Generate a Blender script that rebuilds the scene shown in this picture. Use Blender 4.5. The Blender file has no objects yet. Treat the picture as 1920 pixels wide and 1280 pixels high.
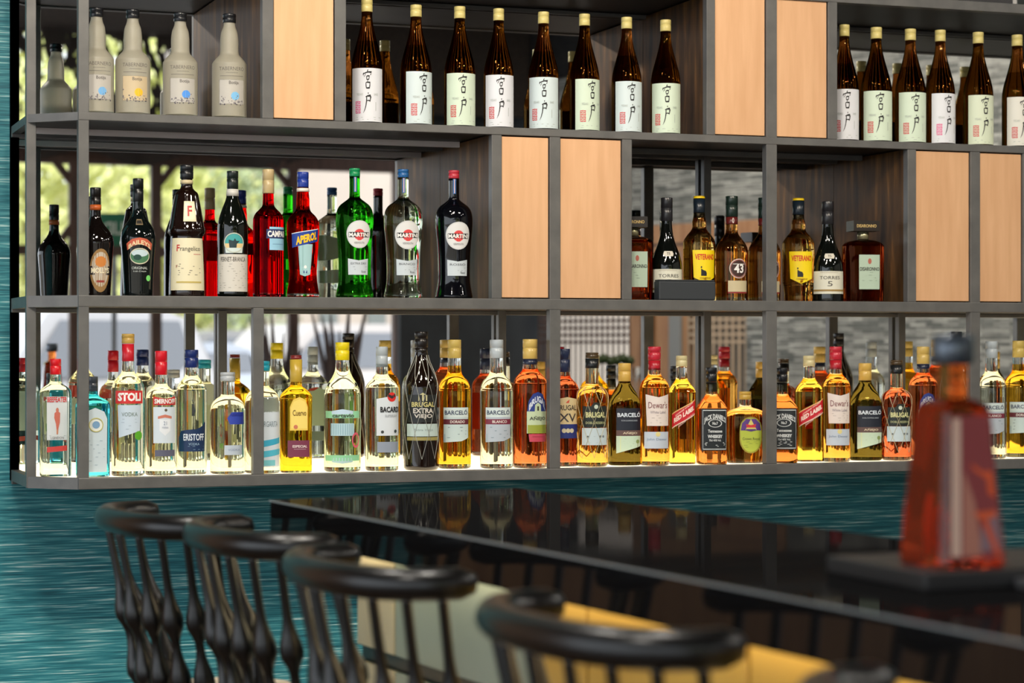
import bpy, math, random
from mathutils import Vector, Matrix
R = random.Random(7)
PI = math.pi
scene = bpy.context.scene
COL = scene.collection

# ---------------------------------------------------------------- camera
FPX, TH, D, HC = 4100.0, math.radians(20.12), 5.12, 1.40     # focal in px of a 1920 frame, yaw, distance to shelf, eye height
HY = 650.0                                                    # horizon row
ST, CT = math.sin(TH), math.cos(TH)
cam = bpy.data.objects.new('camera', bpy.data.cameras.new('camera'))
COL.objects.link(cam); scene.camera = cam
cam.location = (0, -D, HC)
cam.rotation_euler = (PI / 2, 0, -TH)
cam.data.sensor_width = 36; cam.data.lens = FPX / 1920 * 36
cam.data.shift_y = -(640 - HY) / 1920
cam.data.clip_end = 200
cam.data.dof.use_dof = True
cam.data.dof.focus_distance = 5.38
cam.data.dof.aperture_fstop = 3.8

# ---------------------------------------------------------------- world, sun, exposure
w = bpy.data.worlds.new('daylight'); scene.world = w; w.use_nodes = True
bg = w.node_tree.nodes['Background']
bg.inputs[0].default_value = (0.86, 0.93, 1.0, 1); bg.inputs[1].default_value = 1.6
sl = bpy.data.lights.new('sun', 'SUN'); sl.energy = 1.5; sl.angle = 0.02; sl.color = (1, .93, .8)
so = bpy.data.objects.new('sun', sl); COL.objects.link(so)
so.rotation_euler = (math.radians(46), 0, math.radians(160))
scene.view_settings.view_transform = 'Standard'; scene.view_settings.look = 'None'
scene.view_settings.gamma = 1; scene.view_settings.exposure = 0.6
scene.view_settings.use_curve_mapping = False
cy = scene.cycles
cy.use_denoising = True
cy.max_bounces = 16; cy.transmission_bounces = 14; cy.glossy_bounces = 8; cy.diffuse_bounces = 4; cy.transparent_max_bounces = 12
cy.sample_clamp_indirect = 6; cy.sample_clamp_direct = 0
cy.caustics_refractive = True; cy.caustics_reflective = True

# ---------------------------------------------------------------- projection helpers
YM = 0.41                                                    # mirror plane
def V(x, z, h):                                               # view coords (right, forward, up from the eye) -> world
    return Vector((ST * z + CT * x, -D + CT * z - ST * x, HC + h))
def pz(px, Y):                                                # depth and world X of column px on the plane Y
    t = (px - 960) / FPX
    z = (D + Y) / (CT - t * ST)
    return z, (ST + t * CT) * z
def pX(px, Y=0.0): return pz(px, Y)[1]
def pZ(py, px, Y=0.0): return HC + (HY - py) * pz(px, Y)[0] / FPX
def MV(px, z, h):                                             # a point of the room that the mirror shows at column px, path depth z
    p = V((px - 960) / FPX * z, z, h); p.y = 2 * YM - p.y; return p

# ---------------------------------------------------------------- materials
def lin(c): return tuple(((v / 255 + .055) / 1.055) ** 2.4 if v > 10 else v / 255 / 12.92 for v in c)
MATS = {}
def mat(c, rough=.5, metal=0., spec=.5, name=None, **kw):
    k = (tuple(c), rough, metal, spec, tuple(kw.items()))
    if k in MATS: return MATS[k]
    m = bpy.data.materials.new(name or 'paint_%02x%02x%02x' % tuple(c)); m.use_nodes = True
    b = m.node_tree.nodes['Principled BSDF']
    b.inputs['Base Color'].default_value = (*lin(c), 1)
    b.inputs['Roughness'].default_value = rough; b.inputs['Metallic'].default_value = metal
    b.inputs['Specular IOR Level'].default_value = spec
    for a, v in kw.items(): b.inputs[a.replace('_', ' ')].default_value = v
    MATS[k] = m; return m
def glass(c, ior=1.4, rough=0.0):
    k = ('g', tuple(c), ior, rough)
    if k in MATS: return MATS[k]
    m = bpy.data.materials.new('glass'); m.use_nodes = True; nt = m.node_tree; nt.nodes.clear()
    g = nt.nodes.new('ShaderNodeBsdfGlass'); g.inputs['Color'].default_value = (*c, 1)
    g.inputs['IOR'].default_value = ior; g.inputs['Roughness'].default_value = rough
    o = nt.nodes.new('ShaderNodeOutputMaterial'); nt.links.new(g.outputs[0], o.inputs[0])
    MATS[k] = m; return m
def nodemat(name):
    m = bpy.data.materials.new(name); m.use_nodes = True
    nt = m.node_tree; b = nt.nodes['Principled BSDF']
    def N(t, **kw):
        n = nt.nodes.new(t)
        for a, v in kw.items(): setattr(n, a, v)
        return n
    return m, nt, b, N, nt.links.new
def noise_mat(name, scale, stops, rough=.5, metal=0., nscale=4, detail=4, bump=0., spec=.5, rot=None, contrast=None):
    m, nt, b, N, L = nodemat(name)
    tc = N('ShaderNodeTexCoord'); mp = N('ShaderNodeMapping'); mp.inputs['Scale'].default_value = scale
    if rot: mp.inputs['Rotation'].default_value = rot
    n = N('ShaderNodeTexNoise'); n.inputs['Scale'].default_value = nscale; n.inputs['Detail'].default_value = detail
    cr = N('ShaderNodeValToRGB'); e = cr.color_ramp.elements
    while len(e) < len(stops): e.new(.5)
    for i, (p, c) in enumerate(stops): e[i].position = p; e[i].color = (*lin(c), 1)
    L(tc.outputs['Object'], mp.inputs[0]); L(mp.outputs[0], n.inputs['Vector']); L(n.outputs[0], cr.inputs[0]); L(cr.outputs[0], b.inputs['Base Color'])
    b.inputs['Roughness'].default_value = rough; b.inputs['Metallic'].default_value = metal; b.inputs['Specular IOR Level'].default_value = spec
    if bump:
        bp = N('ShaderNodeBump'); bp.inputs['Strength'].default_value = bump; bp.inputs['Distance'].default_value = .002
        L(n.outputs[0], bp.inputs['Height']); L(bp.outputs[0], b.inputs['Normal'])
    return m

# ---------------------------------------------------------------- mesh builder
class MB:
    def __init__(s): s.v = []; s.f = []; s.fm = []; s.m = []; s.sm = []
    def mi(s, m):
        if m not in s.m: s.m.append(m)
        return s.m.index(m)
    def add(s, vs, fs, m, smooth=True):
        o = len(s.v); s.v += [tuple(v) for v in vs]; k = s.mi(m)
        for f in fs: s.f.append([o + i for i in f]); s.fm.append(k); s.sm.append(smooth)
    def box(s, a, b, m, bev=0.):
        x0, y0, z0 = (min(a[i], b[i]) for i in range(3)); x1, y1, z1 = (max(a[i], b[i]) for i in range(3))
        vs = [(x, y, z) for z in (z0, z1) for y in (y0, y1) for x in (x0, x1)]
        s.add(vs, [(0, 2, 3, 1), (4, 5, 7, 6), (0, 1, 5, 4), (2, 6, 7, 3), (0, 4, 6, 2), (1, 3, 7, 5)], m, False)
    def prism(s, poly, z0, z1, m):                            # vertical prism over a CCW plan polygon
        n = len(poly)
        vs = [(p[0], p[1], z0) for p in poly] + [(p[0], p[1], z1) for p in poly]
        s.add(vs, [tuple(range(n))[::-1], tuple(range(n, 2 * n))] + [(i, (i + 1) % n, n + (i + 1) % n, n + i) for i in range(n)], m, False)
    def beam(s, a, b, w, h, m, up=(0, 0, 1)):                 # rectangular bar between two points
        a = Vector(a); b = Vector(b); d = (b - a).normalized(); u = Vector(up)
        if abs(d.dot(u)) > .95: u = Vector((0, 1, 0))
        sd = d.cross(u).normalized(); u = sd.cross(d).normalized()
        vs = [p + sd * (w / 2 * i) + u * (h / 2 * j) for p in (a, b) for i, j in ((-1, -1), (1, -1), (1, 1), (-1, 1))]
        s.add(vs, [(0, 1, 2, 3), (7, 6, 5, 4), (0, 4, 5, 1), (1, 5, 6, 2), (2, 6, 7, 3), (3, 7, 4, 0)], m, False)
    def tube(s, pts, rad, m, n=10, caps=True):
        pts = [Vector(p) for p in pts]; N = len(pts)
        if not hasattr(rad, '__len__'): rad = [rad] * N
        vs = []; u = None
        for i, p in enumerate(pts):
            t = (pts[min(i + 1, N - 1)] - pts[max(i - 1, 0)]).normalized()
            if u is None: u = t.orthogonal().normalized()
            u = (u - t * u.dot(t)).normalized(); q = t.cross(u)
            for k in range(n):
                a = 2 * PI * k / n; vs.append(p + (u * math.cos(a) + q * math.sin(a)) * rad[i])
        fs = [(i * n + k, i * n + (k + 1) % n, (i + 1) * n + (k + 1) % n, (i + 1) * n + k) for i in range(N - 1) for k in range(n)]
        if caps: fs += [tuple(range(n))[::-1], tuple(range((N - 1) * n, N * n))]
        s.add(vs, fs, m)
    def lathe(s, prof, m, n=24, c=(0, 0), ex=2., dr=1., mats=None):   # prof [(z, r)], superellipse section
        vs = []
        for z, r in prof:
            for k in range(n):
                a = 2 * PI * (k + .5) / n; ca, sa = math.cos(a), math.sin(a)
                q = r / (abs(ca) ** ex + abs(sa) ** ex) ** (1 / ex)
                vs.append((c[0] + q * ca, c[1] + q * sa * dr, z))
        N = len(prof)
        for i in range(N - 1):
            mm = mats(0.5 * (prof[i][0] + prof[i + 1][0])) if mats else m
            if i == 0: o = len(s.v); s.v += [tuple(v) for v in vs]
            for k in range(n):
                s.f.append([o + i * n + k, o + i * n + (k + 1) % n, o + (i + 1) * n + (k + 1) % n, o + (i + 1) * n + k]); s.fm.append(s.mi(mm)); s.sm.append(True)
        s.f.append([o + k for k in range(n)][::-1]); s.fm.append(s.mi(mats(prof[0][0]) if mats else m)); s.sm.append(False)
        s.f.append([o + (N - 1) * n + k for k in range(n)]); s.fm.append(s.mi(mats(prof[-1][0]) if mats else m)); s.sm.append(False)
    def build(s, name, parent=None, bevel=0., **props):
        me = bpy.data.meshes.new(name); me.from_pydata(s.v, [], s.f)
        for m in s.m: me.materials.append(m)
        me.polygons.foreach_set('material_index', s.fm); me.polygons.foreach_set('use_smooth', s.sm); me.update()
        o = bpy.data.objects.new(name, me); COL.objects.link(o)
        if parent: o.parent = parent
        if bevel:
            b = o.modifiers.new('bevel', 'BEVEL'); b.width = bevel; b.segments = 2; b.limit_method = 'ANGLE'
        for k, v in props.items(): o[k] = v
        return o
def thing(name, label, cat, loc=(0, 0, 0), rz=0., group=None):
    o = bpy.data.objects.new(name, None); COL.objects.link(o); o.location = loc; o.rotation_euler = (0, 0, rz)
    o.empty_display_size = .05; o['label'] = label; o['category'] = cat
    if group: o['group'] = group
    return o
def tag(o, label, cat, group=None):
    o['label'] = label; o['category'] = cat
    if group: o['group'] = group
    return o

# ---------------------------------------------------------------- shared materials
M_frame = noise_mat('blackened_steel', (3, 3, 3), [(.3, (90, 90, 89)), (.7, (106, 105, 103))], rough=.42, metal=.2, nscale=6)
M_frame_in = noise_mat('dark_steel', (2, 2, 6), [(.3, (20, 18, 17)), (.7, (40, 36, 33))], rough=.4, metal=.3, nscale=6)
M_copper = noise_mat('brushed_copper', (16, 16, 1.6), [(.3, (222, 172, 128)), (.7, (234, 186, 142))], rough=.42, metal=.3, nscale=3, detail=5)
M_bronze = noise_mat('aged_bronze', (9, 9, 1.3), [(.3, (42, 27, 13)), (.55, (88, 60, 30)), (.8, (158, 110, 56))], rough=.42, metal=.3, spec=.1, nscale=3, detail=6)
M_mirror = mat((246, 246, 246), rough=.0, metal=1., name='mirror')
M_teal = noise_mat('teal_grasscloth', (5, 5, 170), [(.28, (14, 84, 98)), (.48, (38, 126, 138)), (.6, (84, 160, 166)), (.7, (190, 222, 220))], rough=.55, nscale=1.6, detail=4, bump=.15)
def stone():
    m, nt, b, N, L = nodemat('black_granite')
    d = N('ShaderNodeBsdfDiffuse'); d.inputs[0].default_value = (.006, .006, .0065, 1)
    g = N('ShaderNodeBsdfGlossy'); g.inputs['Color'].default_value = (.8, .8, .8, 1); g.inputs['Roughness'].default_value = .04
    x = N('ShaderNodeMixShader'); x.inputs[0].default_value = .075
    L(d.outputs[0], x.inputs[1]); L(g.outputs[0], x.inputs[2]); L(x.outputs[0], nt.nodes['Material Output'].inputs[0]); return m
M_stone = stone()
M_black = mat((14, 13, 13), rough=.3, name='black_lacquer')
M_cream = mat((226, 212, 190), rough=.7, name='cream_leather')
# ================================================================ SETTING
CEIL = 3.6
M_floor = noise_mat('dark_wood_floor', (1.2, 9, 1), [(.3, (74, 56, 42)), (.7, (110, 86, 64))], rough=.35)
M_ceil = noise_mat('dark_thatch', (30, 3, 30), [(.35, (34, 28, 25)), (.65, (70, 58, 50)), (.8, (96, 84, 72))], rough=.85, nscale=3, detail=8, bump=.6)
def struct(name, mb): 
    o = mb.build(name); o['kind'] = 'structure'; return o
m = MB(); m.box((-6, YM + .3, -.1), (9, -10.6, 0), M_floor); struct('floor', m)
m = MB(); m.box((-6, YM + .3, CEIL), (9, -9.6, CEIL + .1), M_ceil); struct('ceiling', m)
m = MB(); m.box((-6, YM + .008, 0), (9, YM + .2, CEIL), M_teal); struct('wall_back', m)

M_tan = noise_mat('tan_timber_cladding', (9, 9, .8), [(.3, (150, 104, 66)), (.7, (190, 142, 96))], rough=.5)
m = MB(); m.box((-6, YM - .02, 0), (-.45, YM + .007, CEIL), M_tan); struct('wall_left', m)
# stone mosaic wall that the mirrors show on the right, with timber doors and lattice let into it
def mosaic():
    m, nt, b, N, L = nodemat('stone_mosaic')
    tc = N('ShaderNodeTexCoord'); br = N('ShaderNodeTexBrick'); br.inputs['Scale'].default_value = 1
    br.inputs['Brick Width'].default_value = .11; br.inputs['Row Height'].default_value = .018; br.inputs['Mortar Size'].default_value = .0012
    br.inputs['Color1'].default_value = (*lin((196, 194, 184)), 1); br.inputs['Color2'].default_value = (*lin((104, 106, 100)), 1)
    br.inputs['Mortar'].default_value = (*lin((70, 70, 66)), 1); br.offset = .37
    br2 = N('ShaderNodeTexNoise'); br2.inputs['Scale'].default_value = 1; br2.inputs['Detail'].default_value = 3
    mp = N('ShaderNodeMapping'); mp.inputs['Scale'].default_value = (9, 60, 1)
    mx = N('ShaderNodeMix', data_type='RGBA', blend_type='OVERLAY'); mx.inputs[0].default_value = .7
    L(tc.outputs['UV'], br.inputs['Vector']); L(tc.outputs['UV'], mp.inputs[0]); L(mp.outputs[0], br2.inputs['Vector'])
    L(br.outputs['Color'], mx.inputs[6]); L(br2.outputs[0], mx.inputs[7]); L(mx.outputs[2], b.inputs['Base Color'])
    b.inputs['Roughness'].default_value = .6
    return m
M_mosaic = mosaic()
WA, WD = Vector((.83, 13.6)), Vector((.667, -.745))            # unfolded view coords of the wall line
def wall_t(px):                                               # parameter of the wall line at column px
    k = (px - 960) / FPX
    return (k * WA[1] - WA[0]) / (WD[0] - k * WD[1])
def wp(t, h, off=0.):
    q = WA + WD * t + Vector((-.745, -.667)) * off             # off > 0 stands proud of the wall, towards the bar
    p = V(q[0], q[1], h - HC); p.y = 2 * YM - p.y; return p
def wall_panel(mb, t0, t1, h0, h1, off0, off1, mt):
    vs = [wp(t, h, o) for h in (h0, h1) for o in (off0, off1) for t in (t0, t1)]
    mb.add(vs, [(0, 1, 3, 2), (4, 6, 7, 5), (0, 4, 5, 1), (2, 3, 7, 6), (0, 2, 6, 4), (1, 5, 7, 3)], mt, False)
t_a, t_b, t_c, t_d = wall_t(1050), wall_t(1180), wall_t(1338), wall_t(1398)
def uv_wall(o):
    me = o.data; uv = me.uv_layers.new(name='UVMap')
    d = (wp(1, 0) - wp(0, 0)).normalized(); o0 = wp(0, 0)
    for l in me.loops:
        p = me.vertices[l.vertex_index].co; uv.data[l.index].uv = ((p - o0).dot(d), p.z)
m = MB()
wall_panel(m, t_d, 9, 0, 3.13, -.12, 0, M_mosaic)
wall_panel(m, t_a - .2, t_d, 2.15, 3.13, -.12, 0, M_mosaic)
wall_panel(m, t_a - .2, 9, 3.13, CEIL, -.12, .08, M_frame_in)
o = struct('wall_right', m); uv_wall(o)
M_oak = noise_mat('warm_oak', (6, 6, .8), [(.3, (176, 122, 80)), (.7, (206, 156, 110))], rough=.5, nscale=4)
M_brown = noise_mat('brown_timber', (5, 5, 1), [(.3, (74, 52, 42)), (.7, (104, 76, 62))], rough=.5)
m = MB()
wall_panel(m, wall_t(1190), wall_t(1475), 1.66, 2.15, -.06, .02, M_oak); wall_panel(m, wall_t(1190), wall_t(1475), 2.02, 2.035, .02, .026, M_brown)
wall_panel(m, t_b, wall_t(1290), 0, 1.98, -.08, .0, M_oak)
wall_panel(m, wall_t(1208), wall_t(1226), 0, 1.98, 0, .03, M_frame_in)
wall_panel(m, wall_t(1258), wall_t(1280), 0, 1.98, 0.001, .02, mat((150, 150, 146), name='grey_trim'))
struct('door_1', m)
# lattice screens
M_scr = mat((220, 212, 200), name='glowing_screen', Emission_Color=(1, .92, .8, 1), Emission_Strength=.5)  # glow added behind the lattice in place of daylight through its holes
def lattice(name, t0, t1, mt, mt2):
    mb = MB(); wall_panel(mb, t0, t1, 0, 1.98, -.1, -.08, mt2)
    n = max(3, int(round((t1 - t0) / .05)))
    for i in range(n + 1):
        t = t0 + (t1 - t0) * i / n; wall_panel(mb, t - .009, t + .009, 0, 1.98, -.006, .0, mt)
    for j in range(13):
        h = 1.43 + j * .045; wall_panel(mb, t0, t1, h - .008, h + .008, -.008, -.001, mt)
    o = mb.build(name); o['kind'] = 'structure'; return o
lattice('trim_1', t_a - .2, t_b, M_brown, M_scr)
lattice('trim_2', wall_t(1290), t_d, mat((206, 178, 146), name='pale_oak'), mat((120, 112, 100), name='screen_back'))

# charcoal partition, timber valance and shade net towards the terrace
def MN(px, n, h):                                             # like MV, but n is the path measured square to the shelf
    return MV(px, n / (CT - (px - 960) / FPX * ST), h)
def zpanel(mb, px0, px1, n, h0, h1, mt, th=.06):
    a = MN(px0, n, h0 - HC); b = MN(px1, n, h0 - HC); c = b + Vector((0, -th, 0)); d = a + Vector((0, -th, 0))
    vs = [(*p.xy, h0) for p in (a, b, c, d)] + [(*p.xy, h1) for p in (a, b, c, d)]
    mb.add(vs, [(0, 1, 2, 3), (7, 6, 5, 4), (0, 4, 5, 1), (1, 5, 6, 2), (2, 6, 7, 3), (3, 7, 4, 0)], mt, False)
M_char = noise_mat('charcoal_plaster', (1, 1, 1), [(.3, (34, 37, 40)), (.7, (50, 54, 57))], rough=.7, nscale=5)
m = MB(); zpanel(m, 750, 1085, 13.6, 0, CEIL, M_char); struct('wall_partition', m)
m = MB(); zpanel(m, 560, 1100, 13.4, 2.9, CEIL, M_ceil); struct('trim_3', m)
def net_mat():
    m, nt, b, N, L = nodemat('shade_net')
    tc = N('ShaderNodeTexCoord'); n = N('ShaderNodeTexNoise'); n.inputs['Scale'].default_value = 22; n.inputs['Detail'].default_value = 3
    mp = N('ShaderNodeMapping'); mp.inputs['Scale'].default_value = (1, 1, .4)
    n2 = N('ShaderNodeTexNoise'); n2.inputs['Scale'].default_value = 1.7; n2.inputs['Detail'].default_value = 1
    ad = N('ShaderNodeMath', operation='ADD'); cr = N('ShaderNodeValToRGB')
    cr.color_ramp.elements[0].position = .53; cr.color_ramp.elements[1].position = .57
    tr = N('ShaderNodeBsdfTransparent'); mx = N('ShaderNodeMixShader'); out = nt.nodes['Material Output']
    b.inputs['Base Color'].default_value = (*lin((66, 58, 52)), 1); b.inputs['Roughness'].default_value = 1
    L(tc.outputs['Object'], mp.inputs[0]); L(mp.outputs[0], n.inputs['Vector']); L(tc.outputs['Object'], n2.inputs['Vector'])
    L(n.outputs[0], ad.inputs[0]); L(n2.outputs[0], ad.inputs[1]); hf = N('ShaderNodeMath', operation='MULTIPLY'); hf.inputs[1].default_value = .5; L(ad.outputs[0], hf.inputs[0]); L(hf.outputs[0], cr.inputs[0]); L(cr.outputs[0], mx.inputs[0])
    L(b.outputs[0], mx.inputs[1]); L(tr.outputs[0], mx.inputs[2]); L(mx.outputs[0], out.inputs[0])
    return m
M_net = net_mat()
mb = MB(); W_ = 60; vs = []
for i in range(W_ + 1):
    px = -900 + 1480 * i / W_
    for j in range(9):
        h = 2.72 + (CEIL - 2.72) * j / 8 - (.05 * math.sin(i * .7) if j == 0 else 0)
        vs.append(MN(px, 15.35 + .05 * math.sin(i * 1.1 + j * .6), h - HC))
mb.add(vs, [(i * 9 + j, (i + 1) * 9 + j, (i + 1) * 9 + j + 1, i * 9 + j + 1) for i in range(W_) for j in range(8)], M_net)
tag(mb.build('shade_net'), 'dark shade netting hung above the terrace opening, seen in the mirrors at upper left', 'netting')

# pergola frame of the terrace
PG = thing('terrace_frame', 'brown timber terrace frame with diagonal braces, seen in the mirrors at left', 'pergola', MN(300, 15.6, -HC))
def pbeam(name, px0, h0, px1, h1, w, z=15.6, mt=None):
    mb = MB(); org = PG.location
    mb.beam(MN(px0, z, h0 - HC) - org, MN(px1, z, h1 - HC) - org, w, w, mt or M_brown); mb.build(name, PG)
TB, MRL = 2.74, 2.08
M_pale = mat((226, 216, 212), rough=.7, name='pale_paint')
pbeam('fascia', -1500, 2.86, 760, 2.86, .14, 15.6)
pbeam('top_beam', -1500, TB, 760, TB, .09); pbeam('middle_rail', -1500, MRL, 760, MRL, .07)
for px in (-1100, -640, -280, 139, 292, 549, 745):
    pbeam('post', px, 0, px, TB, .075)
for px, s in ((139, -1), (292, 1), (549, -1), (139, -1.01)):
    lo = s == -1.01
    s = -1 if s < 0 else 1
    if not lo: pbeam('brace', px, TB - .2, px + s * 42, TB, .05)
    else: pbeam('brace', px, MRL + .2, px - 40, MRL, .05)
pbeam('brace', 292, MRL + .2, 330, MRL, .05)

# outdoor ground, pale building, trees, parked cars
M_gr = noise_mat('pale_paving', (1, 1, 1), [(.3, (140, 130, 118)), (.7, (156, 148, 134))], rough=.9)
m = MB(); m.box((-60, -10.6, -.12), (60, -90, -.02), M_gr); struct('ground', m)
M_ren = noise_mat('white_render', (1, 1, 1), [(.3, (188, 174, 164)), (.7, (202, 190, 180))], rough=.9, nscale=.4)
B = thing('white_building', 'pale rendered building across the street, seen in the mirrors', 'building', MN(600, 55, -HC))
def zbox(name, px0, px1, z, h0, h1, mt, parent, th):
    mb = MB(); zpanel(mb, px0, px1, z, h0, h1, mt, th)
    mb.v = [tuple(Vector(v) - parent.location) for v in mb.v]; return mb.build(name, parent)
zbox('wall', 330, 1500, 55, 0, 10, M_ren, B, 5)
for px in (430, 600, 690): zbox('window', px, px + 34, 54.9, 1.2, 3.4, mat((120, 126, 124), rough=.2), B, .05)
M_leaf = [noise_mat('foliage_%d' % i, (1, 1, 1), [(.3, a), (.7, b)], rough=.7, nscale=3) for i, (a, b) in enumerate((((196, 202, 116), (228, 228, 166)), ((166, 184, 108), (210, 214, 150)), ((140, 156, 116), (180, 190, 150))))]
def tree(px, z, h, r, k, label):
    t = thing('tree', label, 'tree', MV(px, z, -HC))
    mb = MB(); mb.tube([(0, 0, 0), (.05, 0, h * .4), (0, .1, h * .7)], [.14, .1, .05], M_brown, 8); mb.build('trunk', t)
    mb = MB()
    for i in range(2200):
        a, b_, q = R.random() * 2 * PI, math.acos(2 * R.random() - 1), r * (.45 + .6 * R.random())
        c = Vector((q * math.sin(b_) * math.cos(a), q * math.sin(b_) * math.sin(a), h * .62 + q * math.cos(b_) * h * .5 / r))
        if c.z < .3: continue
        n = Vector((R.gauss(0, 1), R.gauss(0, 1), R.gauss(0, 1))).normalized(); u = n.orthogonal().normalized(); v = n.cross(u); s_ = (.10 + .1 * R.random()) * r / 2
        mb.add([c - u * s_, c + v * s_ * .5, c + u * s_, c - v * s_ * .5], [(0, 1, 2, 3)], M_leaf[k])
    mb.build('crown', t)
tree(50, 37, 6.5, 2.2, 0, 'yellow green tree left of the terrace posts, seen in the mirror')
tree(215, 42, 7, 2.6, 0, 'pale leafy tree behind the green sign, seen in the mirror')
tree(355, 48, 6.8, 2.2, 1, 'leafy tree beside the pale building, seen in the mirror')
tree(-190, 47, 8, 3.2, 1, 'broad tree at the far left of the terrace view')
tree(478, 40, 5.2, 1.0, 2, 'small tree in front of the pale building, seen in the mirror')
tree(-620, 40, 8, 3.4, 0, 'large tree beyond the left mirrors, mostly hidden')

def text_flat(s, bold=0.):
    key = (s, bold)
    if key in TXT: return TXT[key]
    cu = bpy.data.curves.new('t', 'FONT'); cu.body = s; cu.offset = bold; cu.resolution_u = 2
    ob = bpy.data.objects.new('t', cu); COL.objects.link(ob)
    dg = bpy.context.evaluated_depsgraph_get(); me = bpy.data.meshes.new_from_object(ob.evaluated_get(dg))
    vs = [(v.co.x, v.co.y) for v in me.vertices]; fs = [tuple(p.vertices) for p in me.polygons]
    bpy.data.objects.remove(ob); bpy.data.curves.remove(cu); bpy.data.meshes.remove(me)
    x0 = min(v[0] for v in vs); x1 = max(v[0] for v in vs); y0 = min(v[1] for v in vs); y1 = max(v[1] for v in vs)
    vs = [((x - x0) / (x1 - x0) - .5, (y - y0) / (y1 - y0) - .5) for x, y in vs]
    TXT[key] = (vs, fs); return TXT[key]
TXT = {}
# green sign on the terrace rail (read in mirror writing)
p0, p1 = MV(190, 15.9, 0), MV(238, 15.9, 0)
SG = thing('street_sign', 'green sign with pale letters on the terrace, seen reversed in the mirror', 'sign', MV(214, 15.9, -HC))
mb = MB(); a = MV(186, 15.9, .73); b = MV(240, 15.9, .73)
mb.beam(MV(213, 15.88, .72) - SG.location, MV(213, 15.88, .98) - SG.location, (b - a).length, .02, mat((24, 104, 72)), up=(0, 1, 0)) if False else None
d_ = (b - a).normalized(); n_ = Vector((-d_.y, d_.x, 0)); n_ = n_ if n_.y > 0 else -n_
def sgp(x, z_, off): return (a + b) / 2 - SG.location + d_ * x + n_ * off + Vector((0, 0, z_))
vs = [sgp(x, z_, o_) for o_ in (0, .02) for x, z_ in ((-.105, 0), (.105, 0), (.105, .24), (-.105, .24))]
mb.add(vs, [(0, 1, 2, 3), (7, 6, 5, 4), (0, 4, 5, 1), (1, 5, 6, 2), (2, 6, 7, 3), (3, 7, 4, 0)], mat((24, 110, 76)), False); mb.build('panel', SG)
vs, fs = text_flat('LID', .02); mb = MB()
mb.add([sgp(-x * .15, .13 + y * .09, .024) for x, y in vs], fs, mat((216, 226, 206)), False); mb.build('lettering', SG)
mb = MB(); mb.tube([(0, 0, 0), (0, 0, HC + .75)], .02, M_frame); mb.build('pole', SG)

def car(px, z, length, col, label, roof=1.62, rz=0.):
    t = thing('car', label, 'car', MV(px, z, -HC), TH * -1 + rz)
    L2 = length / 2; prof = [(-L2, .35), (-L2, .85), (-L2 * .93, 1.0), (-L2 * .62, 1.08), (-L2 * .3, roof - .05), (-L2 * .1, roof), (L2 * .55, roof), (L2 * .78, roof - .12), (L2 * .96, 1.05), (L2, .9), (L2, .35)]
    mb = MB(); n = len(prof); cm = mat(col, rough=.3, spec=.6)
    vs = []
    for y, k in ((-.85, 1), (-.72, 0), (.72, 0), (.85, 1)):
        for x, zz in prof: vs.append((x, y if zz < 1.06 else y * (.86 if k else .98), zz))
    n4 = 4
    fs = [(j * n + i, j * n + (i + 1) % n, (j + 1) * n + (i + 1) % n, (j + 1) * n + i) for j in range(3) for i in range(n)]
    fs += [tuple(range(n))[::-1], tuple(range(3 * n, 4 * n))]
    mb.add(vs, fs, cm, False); mb.build('body', t)
    gm = mat((110, 114, 122), rough=.1, spec=.8)
    for s_ in (-1, 1):
        mb = MB(); y = s_ * .80
        mb.add([(-L2 * .48, y, 1.1), (L2 * .8, y, 1.1), (L2 * .68, y * .935, roof - .12), (-L2 * .22, y * .935, roof - .12)], [(0, 1, 2, 3)], gm, False); mb.build('side_window', t)
        for x in (-L2 * .6, L2 * .62):
            mb = MB(); mb.tube([(x, s_ * .7, .33), (x, s_ * .87, .33)], .33, mat((24, 24, 24)), 20); mb.build('wheel', t)
car(100, 22, 3.0, (186, 186, 190), 'white van parked at far left, seen in the mirror behind the red capped bottle', 1.78)
car(215, 25.6, 4.0, (176, 184, 198), 'pale blue car parked left, seen in the mirror behind the vodka bottles', 1.45)
car(392, 34, 4.0, (150, 150, 150), 'grey car parked at centre left, seen in the mirror', 1.66)
car(590, 31, 4.2, (196, 190, 188), 'white car parked before the pale building, seen in the mirror', 1.72)
# lamps, plant and glasses on the tables behind the camera, seen in the mirror
def pot_plant(px, z, h, label):
    t = thing('potted_plant', label, 'plant', MV(px, z, -HC))
    mb = MB(); mb.lathe([(0, .1), (.3, .15), (.32, .16)], mat((70, 60, 54)), 20); mb.build('pot', t)
    mb = MB()
    for i in range(22):
        a = R.random() * 6.28; q = .05 + .16 * R.random(); hh = h * (.75 + .25 * R.random())
        mb.tube([(0, 0, .3), (q * .4 * math.cos(a), q * .4 * math.sin(a), hh * .7), (q * math.cos(a), q * math.sin(a), hh)], [.022, .03, .004], mat((66, 46, 40)), 5)
    mb.build('leaves', t)
pot_plant(521, 13, 1.62, 'dark spiky potted plant seen in the mirror above the amber tequila bottle')
pot_plant(640, 13.5, 1.75, 'dark spiky potted plant seen in the mirror above the yellow capped bottle')

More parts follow.
